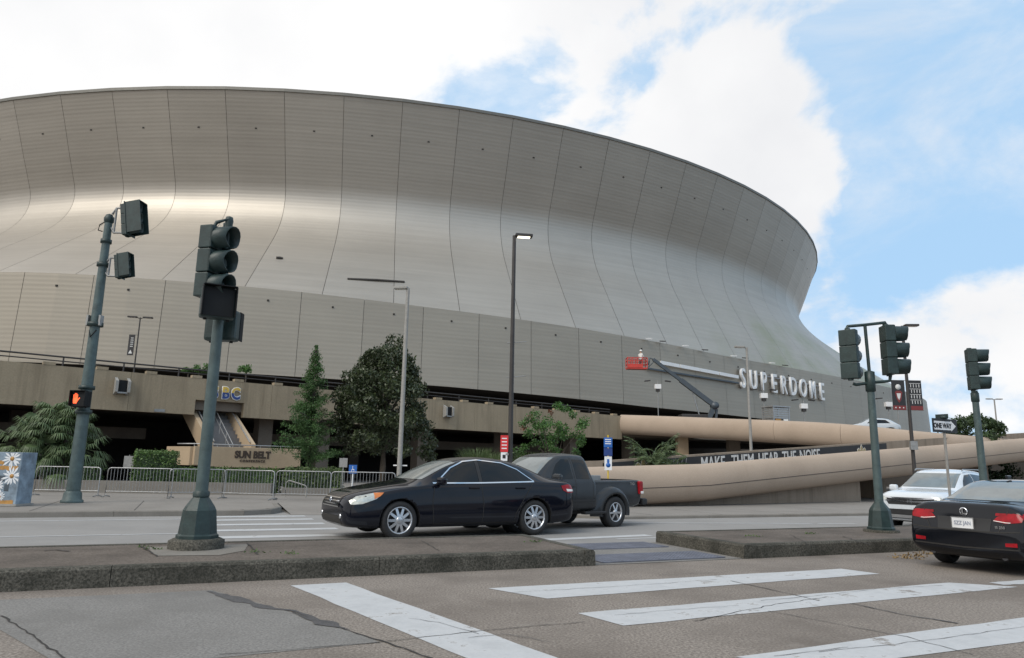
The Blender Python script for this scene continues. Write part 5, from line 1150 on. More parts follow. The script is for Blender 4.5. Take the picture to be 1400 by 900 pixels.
# fronds
def frond(P, N, base, az_, L, rise, droop, n=60, leaflet=.0, rg=None, width=.32):
    """points and leaf directions along an arching feather frond"""
    for k in range(n):
        s = (k + .5) / n; r_ = L * s; z = rise * s * L - droop * (s ** 2.2) * L; p = np.array([np.cos(az_) * r_ * .9, np.sin(az_) * r_ * .9, z]) + base
        side = np.array([-np.sin(az_), np.cos(az_), 0]); w = width * math.sin(math.pi * min(1, s * .9 + .1))
        for sg in (-1, 1): P.append(p + side * sg * w * .5 + np.array([0, 0, -abs(w) * .18])); N.append(side * sg + np.array([np.cos(az_), np.sin(az_), -.35]) * .6)
def palm(name, label, loc, heads, nf, L, material, leafs, rise, droop, seed, trunk=True, trunk_r=.09):
    t = thing(name, label, 'palm', loc); rg = np.random.default_rng(seed)
    for (x, y, z) in heads:
        if trunk: MB().tube([(x * .7, y * .7, -.05), (x * .9, y * .9, z * .5), (x, y, z)], [trunk_r * 1.2, trunk_r, trunk_r * .9], 8).build('trunk', 'bark', t)
        P = []; N = []; ribs = MB()
        for i in range(nf):
            a = 2 * np.pi * (i + rg.random() * .7) / nf; el = rg.uniform(.0, 1.0); Lf = L * rg.uniform(.8, 1.15); rs = rise * (.15 + 1.25 * el); dr = droop * rg.uniform(.7, 1.2)
            frond(P, N, np.array([x, y, z]), a, Lf, rs, dr, 34, rg=rg, width=L * .33)
            ribs.tube([(x + math.cos(a) * Lf * s * .9, y + math.sin(a) * Lf * s * .9, z + rs * s * Lf - dr * (s ** 2.2) * Lf) for s in (0, .3, .6, .85, 1)], [.016, .014, .011, .008, .004], 4, cap=False)
        leaf_object('fronds', np.array(P), leafs, material, t, .16, seed + 1, N=np.array(N)); ribs.build('frond_ribs', 'leaf_grass', t)
    return t
def fan_palm(label, loc, heads, seed):
    """clustered fan palm: each leaf a pleated fan of narrow drooping blades on a stalk"""
    t = thing('fan_palm', label, 'palm', loc); rg = np.random.default_rng(seed)
    for (x, y, z, nl) in heads:
        MB().tube([(x * .6, y * .6, -.05), (x * .85, y * .85, z * .5), (x, y, z)], [.11, .10, .09], 8).build('trunk', 'bark', t); fans = MB(); stalks = MB()
        for i in range(nl):
            a = 2 * math.pi * (i * .618) + rg.uniform(-.2, .2); el = rg.uniform(-.35, 1.15); Ls = rg.uniform(.5, .85); d = Vector((math.cos(a) * math.cos(el), math.sin(a) * math.cos(el), math.sin(el))); p0 = Vector((x, y, z)); p1 = p0 + d * Ls + Vector((0, 0, -.06))
            stalks.tube([p0, p0.lerp(p1, .5) + Vector((0, 0, .05)), p1], .010, 4, cap=False)
            side = Vector((-math.sin(a), math.cos(a), 0)); up = side.cross(d) * -1; r_ = rg.uniform(.55, .8)
            for k in range(15):
                f = -1.25 + 2.5 * k / 14; bd = (d * math.cos(f) + side * math.sin(f)).normalized(); L = r_ * (1 - .18 * abs(f)) * rg.uniform(.9, 1.1); w = (up.cross(bd)).normalized() * .026
                m_ = p1 + bd * L * .55 + Vector((0, 0, -.05)); e_ = p1 + bd * L * .92 + Vector((0, 0, -.16 - .30 * L * rg.uniform(.7, 1.4)))
                fans.quad(p1 - w * .4, m_ - w, m_ + w, p1 + w * .4); fans.quad(m_ - w, e_ - w * .2, e_ + w * .2, m_ + w)
        fans.build('fan_leaves', 'leaf_palm', t, fix=False); stalks.build('leaf_stalks', 'leaf_grass', t)
    return t
q = A(66, 640, 30.2); fan_palm('bushy multi-stemmed fan palm beside the tall signal pole at the planter', (q.x, 30.2, 0), [(-1.05, 0, 1.9, 26), (-.15, .2, 3.05, 30), (.65, 0, 2.75, 26), (1.1, .1, 1.7, 24), (.3, -.4, 1.5, 24), (-1.2, -.3, 1.15, 22), (-.4, -.4, 2.2, 26), (-.5, -.5, 1.2, 22), (.9, -.4, .95, 20), (.2, -.3, 2.25, 24)], 41)
q = A(900, 640, 33.5); palm('sago_palm', 'low spiky sago palm at the foot of the ramp column', (q.x, 34.5, 0), [(0, 0, 1.55)], 50, 1.5, 'leaf_palm', .22, 1.05, .75, 17, trunk_r=.16)
q = A(905, 640, 33.5); palm('sago_palm', 'smaller sago palm tucked behind the banner parapet', (q.x + .7, 35.6, 0), [(0, 0, 1.3)], 36, 1.2, 'leaf_palm', .2, .9, .75, 19, trunk_r=.14)
# fountain grasses
def grass_clump(label, px, Y, w, h, seed):
    q = A(px, 640, Y); t = thing('ornamental_grass', label, 'grass', (q.x, Y, 0)); rg = np.random.default_rng(seed); mb_v = []; mb_f = []; n = 900
    for i in range(n):
        a = rg.uniform(0, 2 * np.pi); r0 = rg.random() ** .5 * w * .35; L = h * rg.uniform(.75, 1.2); out = rg.uniform(.15, .75) * w * .8; b = np.array([np.cos(a) * r0, np.sin(a) * r0, 0]); k = len(mb_v); wd = .02; sd = np.array([-np.sin(a), np.cos(a), 0]) * wd
        for s in (0, .35, .65, .85, 1):
            p = b + np.array([np.cos(a), np.sin(a), 0]) * out * s ** 1.8 + np.array([0, 0, L * (s * 1.25 - .45 * s ** 3)]); mb_v += [tuple(p - sd * (1.05 - s)), tuple(p + sd * (1.05 - s))]
        for j in range(4): mb_f.append((k + 2 * j, k + 2 * j + 1, k + 2 * j + 3, k + 2 * j + 2))
    me = bpy.data.meshes.new('blades'); me.from_pydata(mb_v, [], mb_f); stuff(mobj('blades', me, 'leaf_grass', t)); return t
grass_clump('tall arching grass clump left of the dark lamp post', 652, 36, 1.7, 2.35, 1); grass_clump('arching grass clump between the lamp post and the floodlight parapet', 675, 35, 1.5, 2.1, 2); grass_clump('arching grass clump right of the dark lamp post under the crape myrtle', 722, 36.5, 1.5, 2.2, 3)
# hedges
def hedge(label, pts, z0, z1, seed, dens=420, size=.085, material='leaf_hedge', depth=1.0):
    """pts: plan polyline of the front; leaves over a box-shaped core"""
    rg = np.random.default_rng(seed); a, b = Vector(pts[0]), Vector(pts[1]); d = (b - a); L = d.length; d.normalize(); n = Vector((-d.y, d.x)); t = thing('hedge', label, 'hedge', ((a.x + b.x) / 2, (a.y + b.y) / 2, z0)); P = []
    N = int(dens * L * ((z1 - z0) * 2 + depth)); 
    for i in range(N):
        u, w, h = rg.random() * L, rg.random() * depth, rg.random() * (z1 - z0)
        f = rg.random()
        if f < .5: w = rg.normal() * .05
        elif f < .8: h = (z1 - z0) + rg.normal() * .05
        elif f < .9: u = rg.normal() * .05
        else: u = L + rg.normal() * .05
        p = a + d * u + n * w; P.append((p.x - t.location.x, p.y - t.location.y, h))
    leaf_object('foliage', P, size, material, t, .6, seed)
    c = [a + d * .08 + n * .08, b - d * .08 + n * .08, b - d * .08 + n * (depth - .08), a + d * .08 + n * (depth - .08)]; MB().prism([(p.x - t.location.x, p.y - t.location.y) for p in c], -z0 * .1 - .1, (z1 - z0) - .08).build('branches', 'leaf_oak', t); return t
a, b = A(181, 640, 30.2), A(238, 640, 30.6); hedge('clipped square green hedge beside the conference balcony', [(a.x, 30.2), (b.x, 30.7)], 0, 1.62, 3, 520, .08)
a, b = A(243, 640, 30.6), A(385, 640, 31.6); hedge('low hedge under the conference balcony', [(a.x, 30.4), (b.x, 31.2)], 0, .98, 4, 260, .08)
a, b = A(60, 640, 29.5), A(130, 640, 29.7); hedge('low hedge in the planter beneath the palm', [(a.x, 29.5), (b.x, 29.6)], .0, .95, 5, 260, .08)
a, b = A(392, 640, 31.4), A(470, 640, 32); hedge('low shaggy hedge at the foot of the cypress', [(a.x, 31.2), (b.x, 31.8)], 0, 1.05, 6, 200, .11, 'leaf_grass'); 
# shrubs up on the plaza, in view over the parapet
for px, py, Y, s, lab in ((258, 506, 47, .42, 'little round shrub on the plaza left of the median signal pole'), (273, 505, 47, .5, 'little round shrub on the plaza hidden partly by the median signal pole'), (337, 506, 49, .55, 'little round shrub on the plaza above the parapet letters')):
    q = A(px, py, Y); t = thing('shrub', lab, 'shrub', (q.x, q.y, PLAZA)); rg = np.random.default_rng(int(px)); z = q.z - PLAZA
    C_ = [np.array([rg.normal() * s * .5, rg.normal() * s * .5, z + rg.normal() * s * .25]) for _ in range(7)]; MB().tube([(0, 0, 0), (0, 0, z)], .05, 6).build('stem', 'bark', t); leaf_object('foliage', clump_points(C_, [s * .5] * 7, 70, rg, .3), .14, 'leaf_myrtle', t, .6, 7); MB().lathe([(.3, 0), (.42, .7), (.34, .7), (.3, .6), (0, .6)], 12).build('pot', 'bronze_pole', t)

# ================================================================== VEHICLES
def resample(st, n):
    """Catmull-Rom through the key stations"""
    st = np.array(st, float); out = []
    for i in range(len(st) - 1):
        a, b, c, d = st[max(i - 1, 0)], st[i], st[i + 1], st[min(i + 2, len(st) - 1)]
        for k in range(n):
            t = k / n; out.append(.5 * (2 * b + (c - a) * t + (2 * a - 5 * b + 4 * c - d) * t * t + (3 * b - a - 3 * c + d) * t ** 3))
    out.append(st[-1]); return out
def loft(stations, wheels=(), wr=.36, sub=2, flare=0.0, extra=None):
    """closed body from stations (x, zbottom, halfwidth, zshoulder, wshoulder, ztop, wtop, zedge); returns an evaluated bmesh mesh with wheel wells cut"""
    rows = []
    for (x, zb, w, zs, ws, zt, wt, ze) in stations:
        h = zs - zb
        half = [(0, zb), (w * .55, zb), (w * .90, zb + .015), (w * .975, zb + .09 * min(1, h / .5)), (w * 1.0, zb + .34 * h), (w * .995, zb + .66 * h), (w * .975, zs - .10 * h), (ws, zs), (ws + (wt - ws) * .10, zs + (ze - zs) * .12), (ws + (wt - ws) * .5, zs + (ze - zs) * .53), (wt + .012, ze - .012), (wt * .86, ze + (zt - ze) * .55), (wt * .45, zt - .1 * (zt - ze)), (0, zt)]
        rows.append([(x, -y, z) for y, z in half] + [(x, y, z) for y, z in half[-2:0:-1]])
    m_ = len(rows[0]); V = [p for r in rows for p in r]; F = []
    for i in range(len(rows) - 1):
        for j in range(m_): k = (j + 1) % m_; F.append((i * m_ + j, i * m_ + k, (i + 1) * m_ + k, (i + 1) * m_ + j))
    # end caps as strips of quads between the two sides
    hN = m_ // 2
    for base, flip in ((0, False), ((len(rows) - 1) * m_, True)):
        for j in range(hN):
            a, b = j, j + 1; c, d = (m_ - j - 1) % m_, (m_ - j) % m_
            f = [base + x for x in (a, b, c, d)]; f = list(dict.fromkeys(f)); 
            if len(f) >= 3: F.append(tuple(f if flip else f[::-1]))
    me = bpy.data.meshes.new('body'); me.from_pydata(V, [], F); me.validate()
    bm = bmesh.new(); bm.from_mesh(me); bmesh.ops.remove_doubles(bm, verts=bm.verts, dist=1e-5); bmesh.ops.recalc_face_normals(bm, faces=bm.faces); bm.to_mesh(me); bm.free()
    o = bpy.data.objects.new('tmp_body', me); COL.objects.link(o); md = o.modifiers.new('s', 'SUBSURF'); md.levels = sub; md.render_levels = sub
    tmp = []
    for (wx, side, wz, rr, inner, outer) in wheels:
        c = MB().lathe([(0.001, min(inner, outer)), (rr, min(inner, outer)), (rr, max(inner, outer)), (0.001, max(inner, outer))], 40, axis='Y', c=(wx, 0, wz)).build('cut', 'black_plastic'); tmp.append(c)
        b = o.modifiers.new('b', 'BOOLEAN'); b.object = c; b.operation = 'DIFFERENCE'; b.solver = 'EXACT'
    for box in (extra or []):
        c = MB().box(*box).build('cut', 'black_plastic'); tmp.append(c); b = o.modifiers.new('b', 'BOOLEAN'); b.object = c; b.operation = 'DIFFERENCE'; b.solver = 'EXACT'
    bpy.context.view_layer.update(); res = evaluated(o, 'body'); res.materials.clear()
    for c in tmp + [o]: bpy.data.objects.remove(c, do_unlink=True)
    return res
class Car:
    def __init__(self, t, stations, paint, wheels, wr, arch, sub=2, extra=None, track=.78, well=.36):
        self.t = t; ws = []
        for wx in wheels:
            for s in (-1, 1): ws.append((wx, s, wr, arch, s * (track - well * .55), s * 1.3))
        self.me = loft(stations, ws, wr, sub, extra=extra)
        self.me.materials.append(MATS[paint]); self.me.materials.append(MATS['black_plastic'])
        for p in self.me.polygons:
            p.use_smooth = True
            for wx in wheels:
                r = math.hypot(p.center.x - wx, p.center.z - wr)
                if r < arch - .004 or (abs(r - arch) < .006 and abs(p.normal.y) < .25): p.material_index = 1; p.use_smooth = False
            if extra:
                for (c, s_, *_) in extra:
                    if all(abs(p.center[i] - c[i]) <= s_[i] / 2 + .002 for i in range(3)): p.material_index = 1; p.use_smooth = False
        self.me.update()
        self.body = mobj('body', self.me, None, t)
        bm = bmesh.new(); bm.from_mesh(self.me); bmesh.ops.triangulate(bm, faces=bm.faces); self.bvh = BVHTree.FromBMesh(bm); bm.free()
    def hit(self, axis, u, v, sgn):
        if axis == 'Y': o, d = Vector((u, 4 * sgn, v)), Vector((0, -sgn, 0))
        elif axis == 'X': o, d = Vector((6 * sgn, u, v)), Vector((-sgn, 0, 0))
        else: o, d = Vector((u, v, 5)), Vector((0, 0, -1))
        h = self.bvh.ray_cast(o, d); return h[0], h[1]
    def patch(self, name, poly, axis, sgn, material, offs=.004, grid=.07, parent=None, smooth=True):
        """a panel that follows the body: outline poly in side (x,z), end (y,z) or top (x,y) view"""
        bm = bmesh.new(); vs_ = [bm.verts.new((p[0], p[1], 0)) for p in poly]; bm.faces.new(vs_)
        for ax in (0, 1):
            lo, hi = min(p[ax] for p in poly), max(p[ax] for p in poly); n = int((hi - lo) / grid)
            for i in range(1, n + 1):
                c = [0, 0, 0]; c[ax] = lo + (hi - lo) * i / (n + 1); nn = [0, 0, 0]; nn[ax] = 1
                bmesh.ops.bisect_plane(bm, geom=bm.verts[:] + bm.edges[:] + bm.faces[:], plane_co=c, plane_no=nn)
        bm.verts.ensure_lookup_table(); bad = []
        last = None
        for v in bm.verts:
            h, n = self.hit(axis, v.co.x, v.co.y, sgn)
            if h is None: bad.append(v); continue
            v.co = h + n * offs
        if bad: bmesh.ops.delete(bm, geom=bad, context='VERTS')
        bmesh.ops.recalc_face_normals(bm, faces=bm.faces)
        want = {'Y': Vector((0, sgn, 0)), 'X': Vector((sgn, 0, 0)), 'Z': Vector((0, 0, 1))}[axis]
        s = sum((f.normal.dot(want) for f in bm.faces), 0.0)
        if s < 0: bmesh.ops.reverse_faces(bm, faces=bm.faces)
        me = bpy.data.meshes.new(name); bm.to_mesh(me); bm.free()
        for p in me.polygons: p.use_smooth = smooth
        return mobj(name, me, material, parent or self.t)
    def strip(self, name, pts, w, axis, sgn, material, offs=.005, step=.06):
        """narrow line following the body through pts"""
        P = [Vector((*p, 0)) for p in pts]; Q = []
        for a, b in zip(P[:-1], P[1:]):
            n = max(1, int((b - a).length / step)); Q += [a.lerp(b, i / n) for i in range(n)]
        Q.append(P[-1]); mb = MB(); prev = None
        for i, p in enumerate(Q):
            d = (Q[min(i + 1, len(Q) - 1)] - Q[max(i - 1, 0)]).normalized(); n = Vector((-d.y, d.x, 0)) * w / 2; cur = []
            for q in (p + n, p - n):
                h, nn = self.hit(axis, q.x, q.y, sgn)
                cur.append(h + nn * offs if h else None)
            if prev and None not in prev and None not in cur: mb.quad(prev[0], prev[1], cur[1], cur[0])
            prev = cur
        return mb.build(name, material, self.t) if mb.f else None
    def at(self, axis, u, v, sgn, off=0.0): h, n = self.hit(axis, u, v, sgn); return h + n * off
def wheel(t, x, y, r, rim, w=.215, spokes=10, double=False, side=1):
    """wheel > tyre, rim with spokes; side: which way the face looks (+1 = +y)"""
    o = MB().lathe([(rim - .005, -w/2 + .02), (rim + .012, -w/2), (r - .05, -w/2 - .004), (r - .018, -w/2 + .012), (r - .003, -w/2 + .035), (r, -.03), (r, .03), (r - .003, w/2 - .035), (r - .018, w/2 - .012), (r - .05, w/2 + .004), (rim + .012, w/2), (rim - .005, w/2 - .02)], 36, axis='Y').build('tyre', 'rubber', t, (x, y, r))
    s = side; yo = s * (w / 2 - .015)
    MB().lathe([(rim + .006, yo - s * .004), (rim + .006, yo + s * .012), (rim - .014, yo + s * .008), (rim - .022, yo - s * .03), (rim - .03, yo - s * .13)], 36, axis='Y').build('rim', 'alloy', o)
    MB().lathe([(rim - .02, yo - s * .10), (0.001, yo - s * .10)], 24, axis='Y').build('brake_disc', 'alloy_dark', o)
    mb = MB()
    for k in range(spokes):
        a = 2 * math.pi * k / spokes + ((.11 if k % 2 else -.11) if double else 0); d = Vector((math.cos(a), 0, math.sin(a))); p = Vector((-d.z, 0, d.x)); Y = Vector((0, 1, 0))
        r0, r1 = .045, rim - .012; w0, w1 = .026, .021
        y0, y1 = yo + s * .004, yo - s * .012
        f = [d * r0 + p * w0 + Y * y0, d * r1 + p * w1 + Y * y1, d * r1 - p * w1 + Y * y1, d * r0 - p * w0 + Y * y0]; b = [q - Y * s * .03 for q in f]
        mb.quad(*f); mb.quad(*b[::-1])
        for i in range(4): mb.quad(f[i], f[(i + 1) % 4], b[(i + 1) % 4], b[i])
    mb.lathe([(.07, yo - s * .02), (.065, yo + s * .006), (.03, yo + s * .012), (.001, yo + s * .012)], 16, axis='Y'); mb.build('spokes', 'alloy', o)
    return o
def mirror_part(car, x, y, z, s, paint):
    mb = MB(); mb.box((0, 0, 0), (.12, .2, .14)); o = mb.build('mirror', paint, car.t, (x, y, z), (0, 0, s * .15), bevel=.045); MB().box((-.055, 0, 0), (.02, .16, .10)).build('mirror_glass', 'car_glass_sky_glare', o); MB().box((.0, -s * .10, -.05), (.05, .12, .03)).build('mirror_stem', paint, o); return o

# ---------------------------------------------------------------- black sedan (front at +x, local)
def build_sedan():
    rear = G(728, 731.5, -.03); hd = R(180 + 30)
    d = Vector((math.cos(hd), math.sin(hd), 0)); n = Vector((-d.y, d.x, 0))       # n = left side of the car
    wb_f, wb_r, tr = 1.42, -1.36, .80
    loc = rear - d * wb_r * 1.085 - n * tr * 1.085
    t = thing('sedan', 'black four-door sedan with multi-spoke alloys and amber-cornered headlamps on the far street', 'car', (loc.x, loc.y, zfar(13.6)), hd); t.scale = (1.085,) * 3
    S = resample([(2.40, .34, .60, .56, .56, .62, .42, .605), (2.345, .235, .735, .63, .69, .715, .55, .695), (2.20, .20, .835, .70, .79, .80, .62, .78), (1.85, .185, .895, .785, .85, .88, .68, .86), (1.45, .18, .91, .86, .865, .95, .71, .92), (1.12, .18, .912, .905, .87, 1.00, .71, .965), (.86, .18, .912, .925, .872, 1.125, .655, 1.08), (.50, .18, .912, .938, .873, 1.305, .615, 1.255), (.12, .18, .912, .945, .874, 1.425, .60, 1.37), (-.30, .18, .912, .953, .874, 1.465, .60, 1.412), (-.72, .18, .912, .962, .873, 1.445, .595, 1.395), (-1.10, .18, .912, .972, .87, 1.375, .585, 1.325), (-1.45, .18, .91, .980, .862, 1.25, .585, 1.205), (-1.78, .19, .905, .985, .85, 1.115, .62, 1.085), (-2.08, .20, .885, .985, .82, 1.075, .64, 1.05), (-2.28, .23, .83, .955, .76, 1.04, .60, 1.015), (-2.385, .33, .70, .80, .66, .86, .50, .84)], 2)
    c = Car(t, S, 'paint_navyblack', (wb_f, wb_r), .332, .372, track=tr)
    for x in (wb_f, wb_r):
        for s in (-1, 1): wheel(t, x, s * (tr - .02), .332, .228, .215, 10, False, s)
    for s in (-1, 1):
        # side glass: front door, rear door
        c.patch('side_window', [(.62, .985), (-.13, .995), (-.13, 1.372), (.10, 1.345), (.36, 1.225)][::1], 'Y', s, 'car_glass')
        c.patch('side_window', [(-.21, .998), (-1.02, 1.01), (-1.28, 1.03), (-1.02, 1.225), (-.72, 1.335), (-.21, 1.375)], 'Y', s, 'car_glass')
        c.strip('window_trim', [(.80, .968), (-.17, .978), (-1.35, 1.005)], .022, 'Y', s, 'chrome', .008)
        c.strip('window_trim', [(.72, .98), (.38, 1.245), (.10, 1.365), (-.2, 1.398), (-.72, 1.352), (-1.05, 1.232), (-1.35, 1.01)], .018, 'Y', s, 'chrome', .008)
        c.strip('pillar', [(-.17, .99), (-.17, 1.375)], .07, 'Y', s, 'black_plastic', .006)
        for pts in ([(.78, .95), (.82, .62), (.78, .26)], [(-.17, .97), (-.22, .6), (-.20, .26)], [(-1.32, .99), (-1.12, .72), (-.92, .42), (-.90, .26)], [(.78, .26), (-.9, .26)]): c.strip('door_seam', pts, .012, 'Y', s, 'gap_dark', .003)
        for x in (-.02, -1.02): h = c.at('Y', x, .885, s, .012); MB().box((0, 0, 0), (.21, .03, .032)).build('door_handle', 'paint_navyblack', t, h, bevel=.008)
        c.patch('headlamp', [(2.30, .66), (2.18, .735), (1.86, .80), (1.74, .80), (1.86, .70), (2.10, .615), (2.28, .60)], 'Y', s, 'headlamp', .008, .05)
        c.patch('turn_lamp', [(1.90, .792), (1.73, .802), (1.80, .742), (1.90, .695)], 'Y', s, 'amber', .012, .05)
        c.patch('tail_lamp', [(-1.98, .93), (-2.16, .955), (-2.32, .93), (-2.34, .80), (-2.15, .79), (-2.02, .84)], 'Y', s, 'tail_red', .008, .05)
        c.patch('tail_lamp_white', [(-2.10, .87), (-2.33, .855), (-2.335, .82), (-2.12, .82)], 'Y', s, 'lamp_glass', .012, .05)
        c.strip('sill', [(1.0, .225), (-.95, .225)], .05, 'Y', s, 'black_plastic', .006)
        mirror_part(c, .70, s * .99, 1.01, s, 'paint_navyblack')
        h = c.at('X', s * .56, .40, 1, -.005); MB().lathe([(0, .02), (.035, .018), (.045, .0), (.045, -.02)], 16, axis='X').build('fog_lamp', 'chrome', t, h)
    c.patch('windshield', [(-.66, 1.03), (.66, 1.03), (.57, 1.34), (.40, 1.37), (-.40, 1.37), (-.57, 1.34)], 'X', 1, 'car_glass_sky_glare', .005)
    c.patch('rear_window', [(-.58, 1.12), (.58, 1.12), (.52, 1.32), (-.52, 1.32)], 'X', -1, 'car_glass', .005)
    c.patch('grille', [(-.42, .55), (.42, .55), (.50, .70), (-.50, .70)], 'X', 1, 'black_plastic', .006)
    for z in (.555, .60, .645, .695): c.strip('grille_bar', [(-.46, z), (0, z), (.46, z)], .018, 'X', 1, 'chrome', .016)
    h = c.at('X', 0, .655, 1, .024); MB().lathe([(.040, 0), (.052, .004), (.052, .012), (.040, .014)], 20, axis='X').build('emblem', 'chrome', t, h)
    MB().lathe([(.016, .0), (.023, .004), (.023, .012), (.016, .014)], 14, axis='X').build('emblem', 'chrome', t, h + Vector((0.002, 0, .008)))
    c.patch('lower_grille', [(-.60, .27), (.60, .27), (.55, .40), (-.55, .40)], 'X', 1, 'gap_dark', .006)
    c.strip('bonnet_seam', [(2.1, .72), (1.6, .80), (1.12, .86)], .01, 'Z', 1, 'gap_dark', .003); c.strip('bonnet_seam', [(2.1, -.72), (1.6, -.80), (1.12, -.86)], .01, 'Z', 1, 'gap_dark', .003)
    MB().box((0, 0, .24), (3.9, 1.3, .1)).build('underbody', 'black_plastic', t)
    for s in (-1, 1): MB().tube([(.95, s * .3, 1.02), (.9, -s * .1, 1.06), (.8, -s * .3, 1.12)], .01, 5).build('wiper', 'black_plastic', t)
    return t
build_sedan()

# ---------------------------------------------------------------- grey pickup
def build_pickup():
    hd = R(180 + 41); d = Vector((math.cos(hd), math.sin(hd), 0)); n = Vector((-d.y, d.x, 0)); rear = G(838, 721.5, -.08); wf, wr_, tr = 1.75, -1.50, .82
    loc = rear - d * wr_ - n * tr; t = thing('pickup_truck', 'dark grey extended-cab pickup with a flared step-side bed', 'truck', (loc.x, loc.y, -.085), hd)
    SC = .99; t.scale = (SC,) * 3
    # lower body and bonnet, with the cab as a greenhouse
    S = resample([(2.78, .62, .72, .80, .68, .92, .5, .90), (2.70, .50, .86, .88, .82, 1.02, .62, 1.0), (2.40, .45, .92, .96, .86, 1.10, .68, 1.08), (1.75, .42, .94, 1.05, .89, 1.16, .72, 1.13), (1.22, .42, .945, 1.09, .90, 1.20, .73, 1.16), (.98, .42, .945, 1.12, .90, 1.36, .70, 1.30), (.60, .42, .945, 1.13, .90, 1.64, .665, 1.58), (.28, .42, .945, 1.135, .90, 1.79, .655, 1.73), (-.10, .42, .945, 1.14, .90, 1.825, .65, 1.765), (-.50, .42, .945, 1.14, .90, 1.81, .645, 1.75), (-.66, .42, .945, 1.14, .90, 1.77, .64, 1.70), (-.76, .42, .94, 1.14, .89, 1.45, .66, 1.40), (-.80, .44, .93, 1.12, .88, 1.16, .70, 1.14)], 2)
    c = Car(t, S, 'paint_grey', (wf,), .39, .45, track=tr)
    B = resample([(-.84, .46, .80, 1.10, .78, 1.165, .74, 1.16), (-.88, .44, .82, 1.12, .80, 1.17, .76, 1.165), (-1.5, .44, .82, 1.13, .80, 1.175, .76, 1.17), (-2.3, .46, .82, 1.14, .80, 1.185, .76, 1.18), (-2.62, .50, .81, 1.14, .79, 1.185, .75, 1.18), (-2.68, .55, .79, 1.10, .77, 1.17, .74, 1.165)], 2)
    b = Car(t, B, 'paint_grey', (wr_,), .39, .47, track=tr, extra=[((-1.75, 0, 1.1), (1.64, 1.30, .62))]); b.body.name = 'bed'
    for s in (-1, 1):
        # flared step-side fender
        F_ = MB(); prof = []
        for k in range(17):
            a = R(-12 + 204 * k / 16); prof.append((wr_ + .50 * math.cos(a) * (1.25 if math.cos(a) < 0 else 1.4), .39 + .53 * math.sin(a) + .02, a))
        rows = []
        for (x, z, a) in prof:
            ins = (wr_ + .455 * math.cos(a), .39 + .455 * math.sin(a)); o_ = 1.0 - .06 * abs(math.cos(a))
            rows.append([(x * 1.0 + .10 * (1 if math.cos(a) > 0 else -1) * abs(math.cos(a)), s * .78, z + .10 * max(0, math.sin(a))), (x, s * (o_ - .08), z + .05 * max(0, math.sin(a))), ((x + ins[0]) / 2, s * o_, (z + ins[1]) / 2), (ins[0], s * (o_ - .01), ins[1]), (ins[0], s * .70, ins[1])])
        for i in range(len(rows) - 1):
            for j in range(4): F_.quad(rows[i][j], rows[i + 1][j], rows[i + 1][j + 1], rows[i][j + 1], smooth=True)
        o = F_.build('rear_fender', 'paint_grey', t); bm = bmesh.new(); bm.from_mesh(o.data); bmesh.ops.remove_doubles(bm, verts=bm.verts, dist=1e-4); bmesh.ops.recalc_face_normals(bm, faces=bm.faces); bm.to_mesh(o.data); bm.free()
        c.patch('side_window', [(.72, 1.19), (-.02, 1.20), (-.02, 1.66), (.22, 1.665), (.42, 1.55)], 'Y', s, 'car_glass'); c.patch('side_window', [(-.14, 1.20), (-.60, 1.205), (-.60, 1.60), (-.54, 1.655), (-.14, 1.665)], 'Y', s, 'car_glass')
        for pts in ([(.92, 1.12), (.95, .85), (.92, .50)], [(-.08, 1.70), (-.08, .9), (-.06, .50)], [(-.68, 1.66), (-.70, 1.0), (-.62, .55)], [(.92, .5), (-.6, .5)]): c.strip('door_seam', pts, .014, 'Y', s, 'gap_dark', .003)
        c.strip('side_moulding', [(.9, .70), (-.72, .70)], .05, 'Y', s, 'black_plastic', .012)
        h = c.at('Y', .08, 1.03, s, .015); MB().box((0, 0, 0), (.2, .03, .045)).build('door_handle', 'paint_grey', t, h, bevel=.01)
        m_ = mirror_part(c, .72, s * 1.08, 1.22, s, 'paint_grey'); m_.scale = (1.1, 1.2, 1.5)
        c.patch('headlamp', [(2.74, .80), (2.72, .98), (2.45, 1.02), (2.42, .84)], 'Y', s, 'headlamp', .008)
        q = MB(); q.box((-2.63, s * .80, .98), (.16, .12, .34)); q.build('tail_lamp', 'tail_red', t, bevel=.035); MB().box((-2.66, s * .80, .86), (.12, .13, .07)).build('tail_lamp_white', 'lamp_glass', t, bevel=.015)
        MB().box((-.72, s * .90, .40), (.75, .16, .07)).build('side_step', 'black_plastic', t, bevel=.02)
        for x in (wf, wr_): wheel(t, x, s * (tr - .0), .39, .235, .26, 6, True, s)
    c.patch('windshield', [(-.68, 1.24), (.68, 1.24), (.60, 1.70), (-.60, 1.70)], 'X', 1, 'car_glass_sky_glare', .006); c.patch('rear_window', [(-.58, 1.30), (.58, 1.30), (.55, 1.62), (-.55, 1.62)], 'X', -1, 'car_glass', .006)
    c.patch('grille', [(-.45, .80), (.45, .80), (.48, .95), (-.48, .95)], 'X', 1, 'chrome', .008)
    MB().box((-2.84, 0, .62), (.22, 1.62, .17)).build('rear_bumper', 'black_plastic', t, bevel=.05); MB().box((-2.70, 0, .90), (.04, 1.36, .46)).build('tailgate', 'paint_grey', t, bevel=.015)
    MB().box((2.80, 0, .62), (.16, 1.7, .22)).build('front_bumper', 'paint_grey', t, bevel=.05)
    MB().box((-1.08, 0, 1.18), (.42, 1.26, .22)).build('toolbox', 'galv_dull', t, bevel=.02); MB().box((0, 0, .42), (4.9, 1.1, .14)).build('chassis', 'black_plastic', t)
    h = b.at('Y', -2.3, 1.06, 1, .006); 
    for s in (-1, 1): text('badge', 'TRD', .09, .004, 'galv_dull', t, face_frame(b.at('Y', -2.32, 1.05, s, .006), (-s, 0, 0), (0, 0, 1)), bold=.003)
